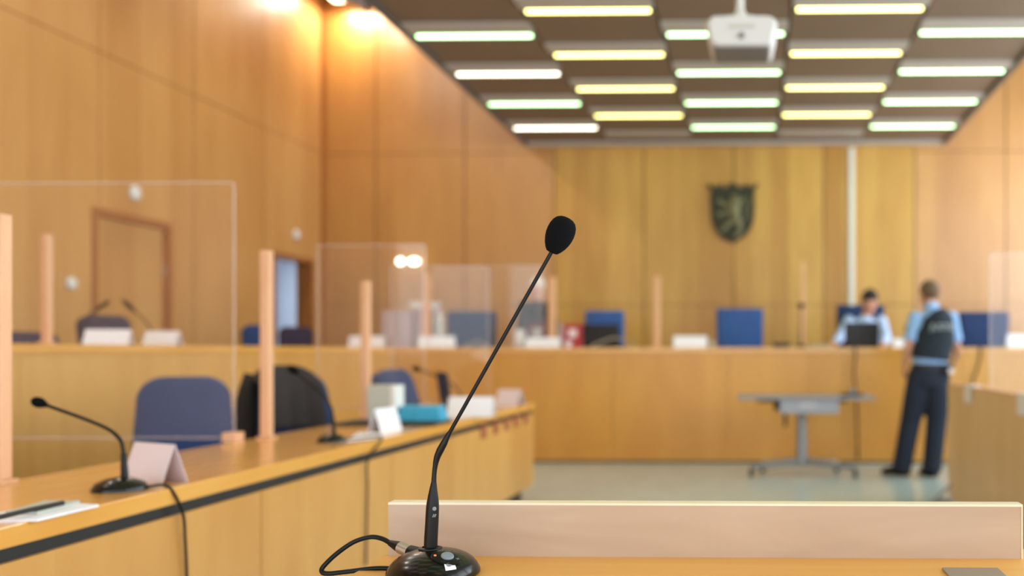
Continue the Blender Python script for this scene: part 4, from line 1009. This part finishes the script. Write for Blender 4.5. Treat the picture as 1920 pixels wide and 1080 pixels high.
# --- seated man behind the bench
def seated(label, D, headpx, sh, el, wr, m_top, m_hair, skin, tint_long=True, hair_low=-.02, look=V(-.05, -1, -.25), hs=1.0, mw=.19, hips=None, lean=.0):
    hip = P(sum(p[0] for p in sh)/2, 660, D+.12); hip.z = PF+.55
    t = thing('person', label, 'person', (hip.x, hip.y, PF))
    bm = bmesh.new(); hc = P(headpx[0], headpx[1], D-.04)
    HM = head(bm, hc, look, s=hs)
    s = [P(x, y, D) for x, y in sh]; e = [P(x, y, d) for x, y, d in el]; w_ = [P(x, y, d) for x, y, d in wr]
    ch = (s[0]+s[1])/2
    loft(bm, [ch+V(0,.02,.0), ch.lerp(hc, .45)+V(0,.015,0), hc+V(0,.02,-.03)], [(.065,.062), (.054,.056), (.052,.056)], 14)
    loft(bm, [hip, hip.lerp(ch, .35), hip.lerp(ch, .8), ch+V(0,.01,-.01), ch+V(0,.01,.03)], [(.165,.125), (.155,.11), (.175,.115), (.15,.09), (.07,.065)], 20)
    for i in (0, 1):
        ball(bm, s[i], .056); loft(bm, [s[i], s[i].lerp(e[i], .5), e[i]], [.054, .048, .040], 14); ball(bm, e[i], .040)
        loft(bm, [e[i], e[i].lerp(w_[i], .4), w_[i]], [.040, .040, .027], 14)
        sg = -1 if i == 0 else 1
        k_ = hip+V(sg*.12, -.42, .0); h0 = hip+V(sg*.09, 0, 0); a_ = k_+V(0, .03, -.45)
        loft(bm, [h0, h0.lerp(k_, .5), k_], [.085, .078, .058], 14, V(0,0,1)); ball(bm, k_, .058); loft(bm, [k_, k_.lerp(a_, .4), a_], [.057, .055, .04], 14)
        hand(bm, w_[i], (w_[i]-e[i])*.4+V(0,-.08,-.02), V(0,0,-1), V(-sg,0,0), .98, .3)
    body = remesh(obj('body', bm, skin, t, world=True), .0065); face_parts(body, HM, hs)
    hair(t, HM, m_hair, hs*1.02, hair_low, .058)
    bm = bmesh.new()
    loft(bm, [hip+V(0,0,-.02), hip.lerp(ch, .35), hip.lerp(ch, .8), ch+V(0,.01,0), ch+V(0,.01,.035), ch+V(0,.015,.06)], [(.185,.14), (.175,.13), (.195,.135), (.165,.105), (.08,.075), (.066,.066)], 22)
    for i in (0, 1):
        ball(bm, s[i], .070); loft(bm, [s[i], s[i].lerp(e[i], .5), e[i]], [.069, .062, .056], 16); ball(bm, e[i], .056)
        loft(bm, [e[i], e[i].lerp(w_[i], .5), e[i].lerp(w_[i], .93)], [.056, .050, .040], 16)
    top = remesh(obj('shirt', bm, m_top, t, world=True), .009, 3)
    bm = bmesh.new()
    loft(bm, [hip+V(-.09,0,-.0), hip+V(.09,0,.0)], [.12,.12], 16, V(0,0,1))
    for sg in (-1, 1):
        k_ = hip+V(sg*.12, -.42, .0); h0 = hip+V(sg*.09, 0, 0); a_ = k_+V(0, .03, -.42)
        loft(bm, [h0, h0.lerp(k_, .5), k_], [.11, .098, .078], 16, V(0,0,1)); ball(bm, k_, .078); loft(bm, [k_, k_.lerp(a_, .4), a_], [.078, .072, .065], 16)
        b = bmesh.new(); f0 = V(a_.x, a_.y, PF+.045); loft(b, [f0+V(0,.08,0), f0, f0+V(0,-.1,0), f0+V(0,-.19,-.015)], [(.03,.035), (.045,.044), (.05,.04), (.03,.025)], 16, V(0,0,1)); loft(b, [f0, f0+V(0,0,.08)], .045, 14); obj('shoe', b, M['shoe'], t, world=True, smooth=True)
    remesh(obj('trousers', bm, M['trouser'], t, world=True), .011, 3)
    return t, top, HM
t, top, HM = seated('seated man in a pale blue shirt leaning over his laptop behind the bench', 10.85, (1631, 566), [(1592, 603), (1652, 603)],
    [(1574, 634, 10.55), (1662, 634, 10.7)], [(1563, 643, 10.25), (1655, 645, 10.42)], M['shirt_p'], M['hair_d'], M['skin'], hs=1.12)
t, top, HM = seated('seated white-haired person in a dark robe behind the plexiglass screen', 10.95, (1007, 540), [(984, 575), (1030, 575)],
    [(976, 620, 10.8), (1037, 620, 10.8)], [(985, 645, 10.55), (1025, 645, 10.55)], M['robe'], M['hair_w'], M['skin_p'], hair_low=-.05, look=V(.1, -1, -.1))
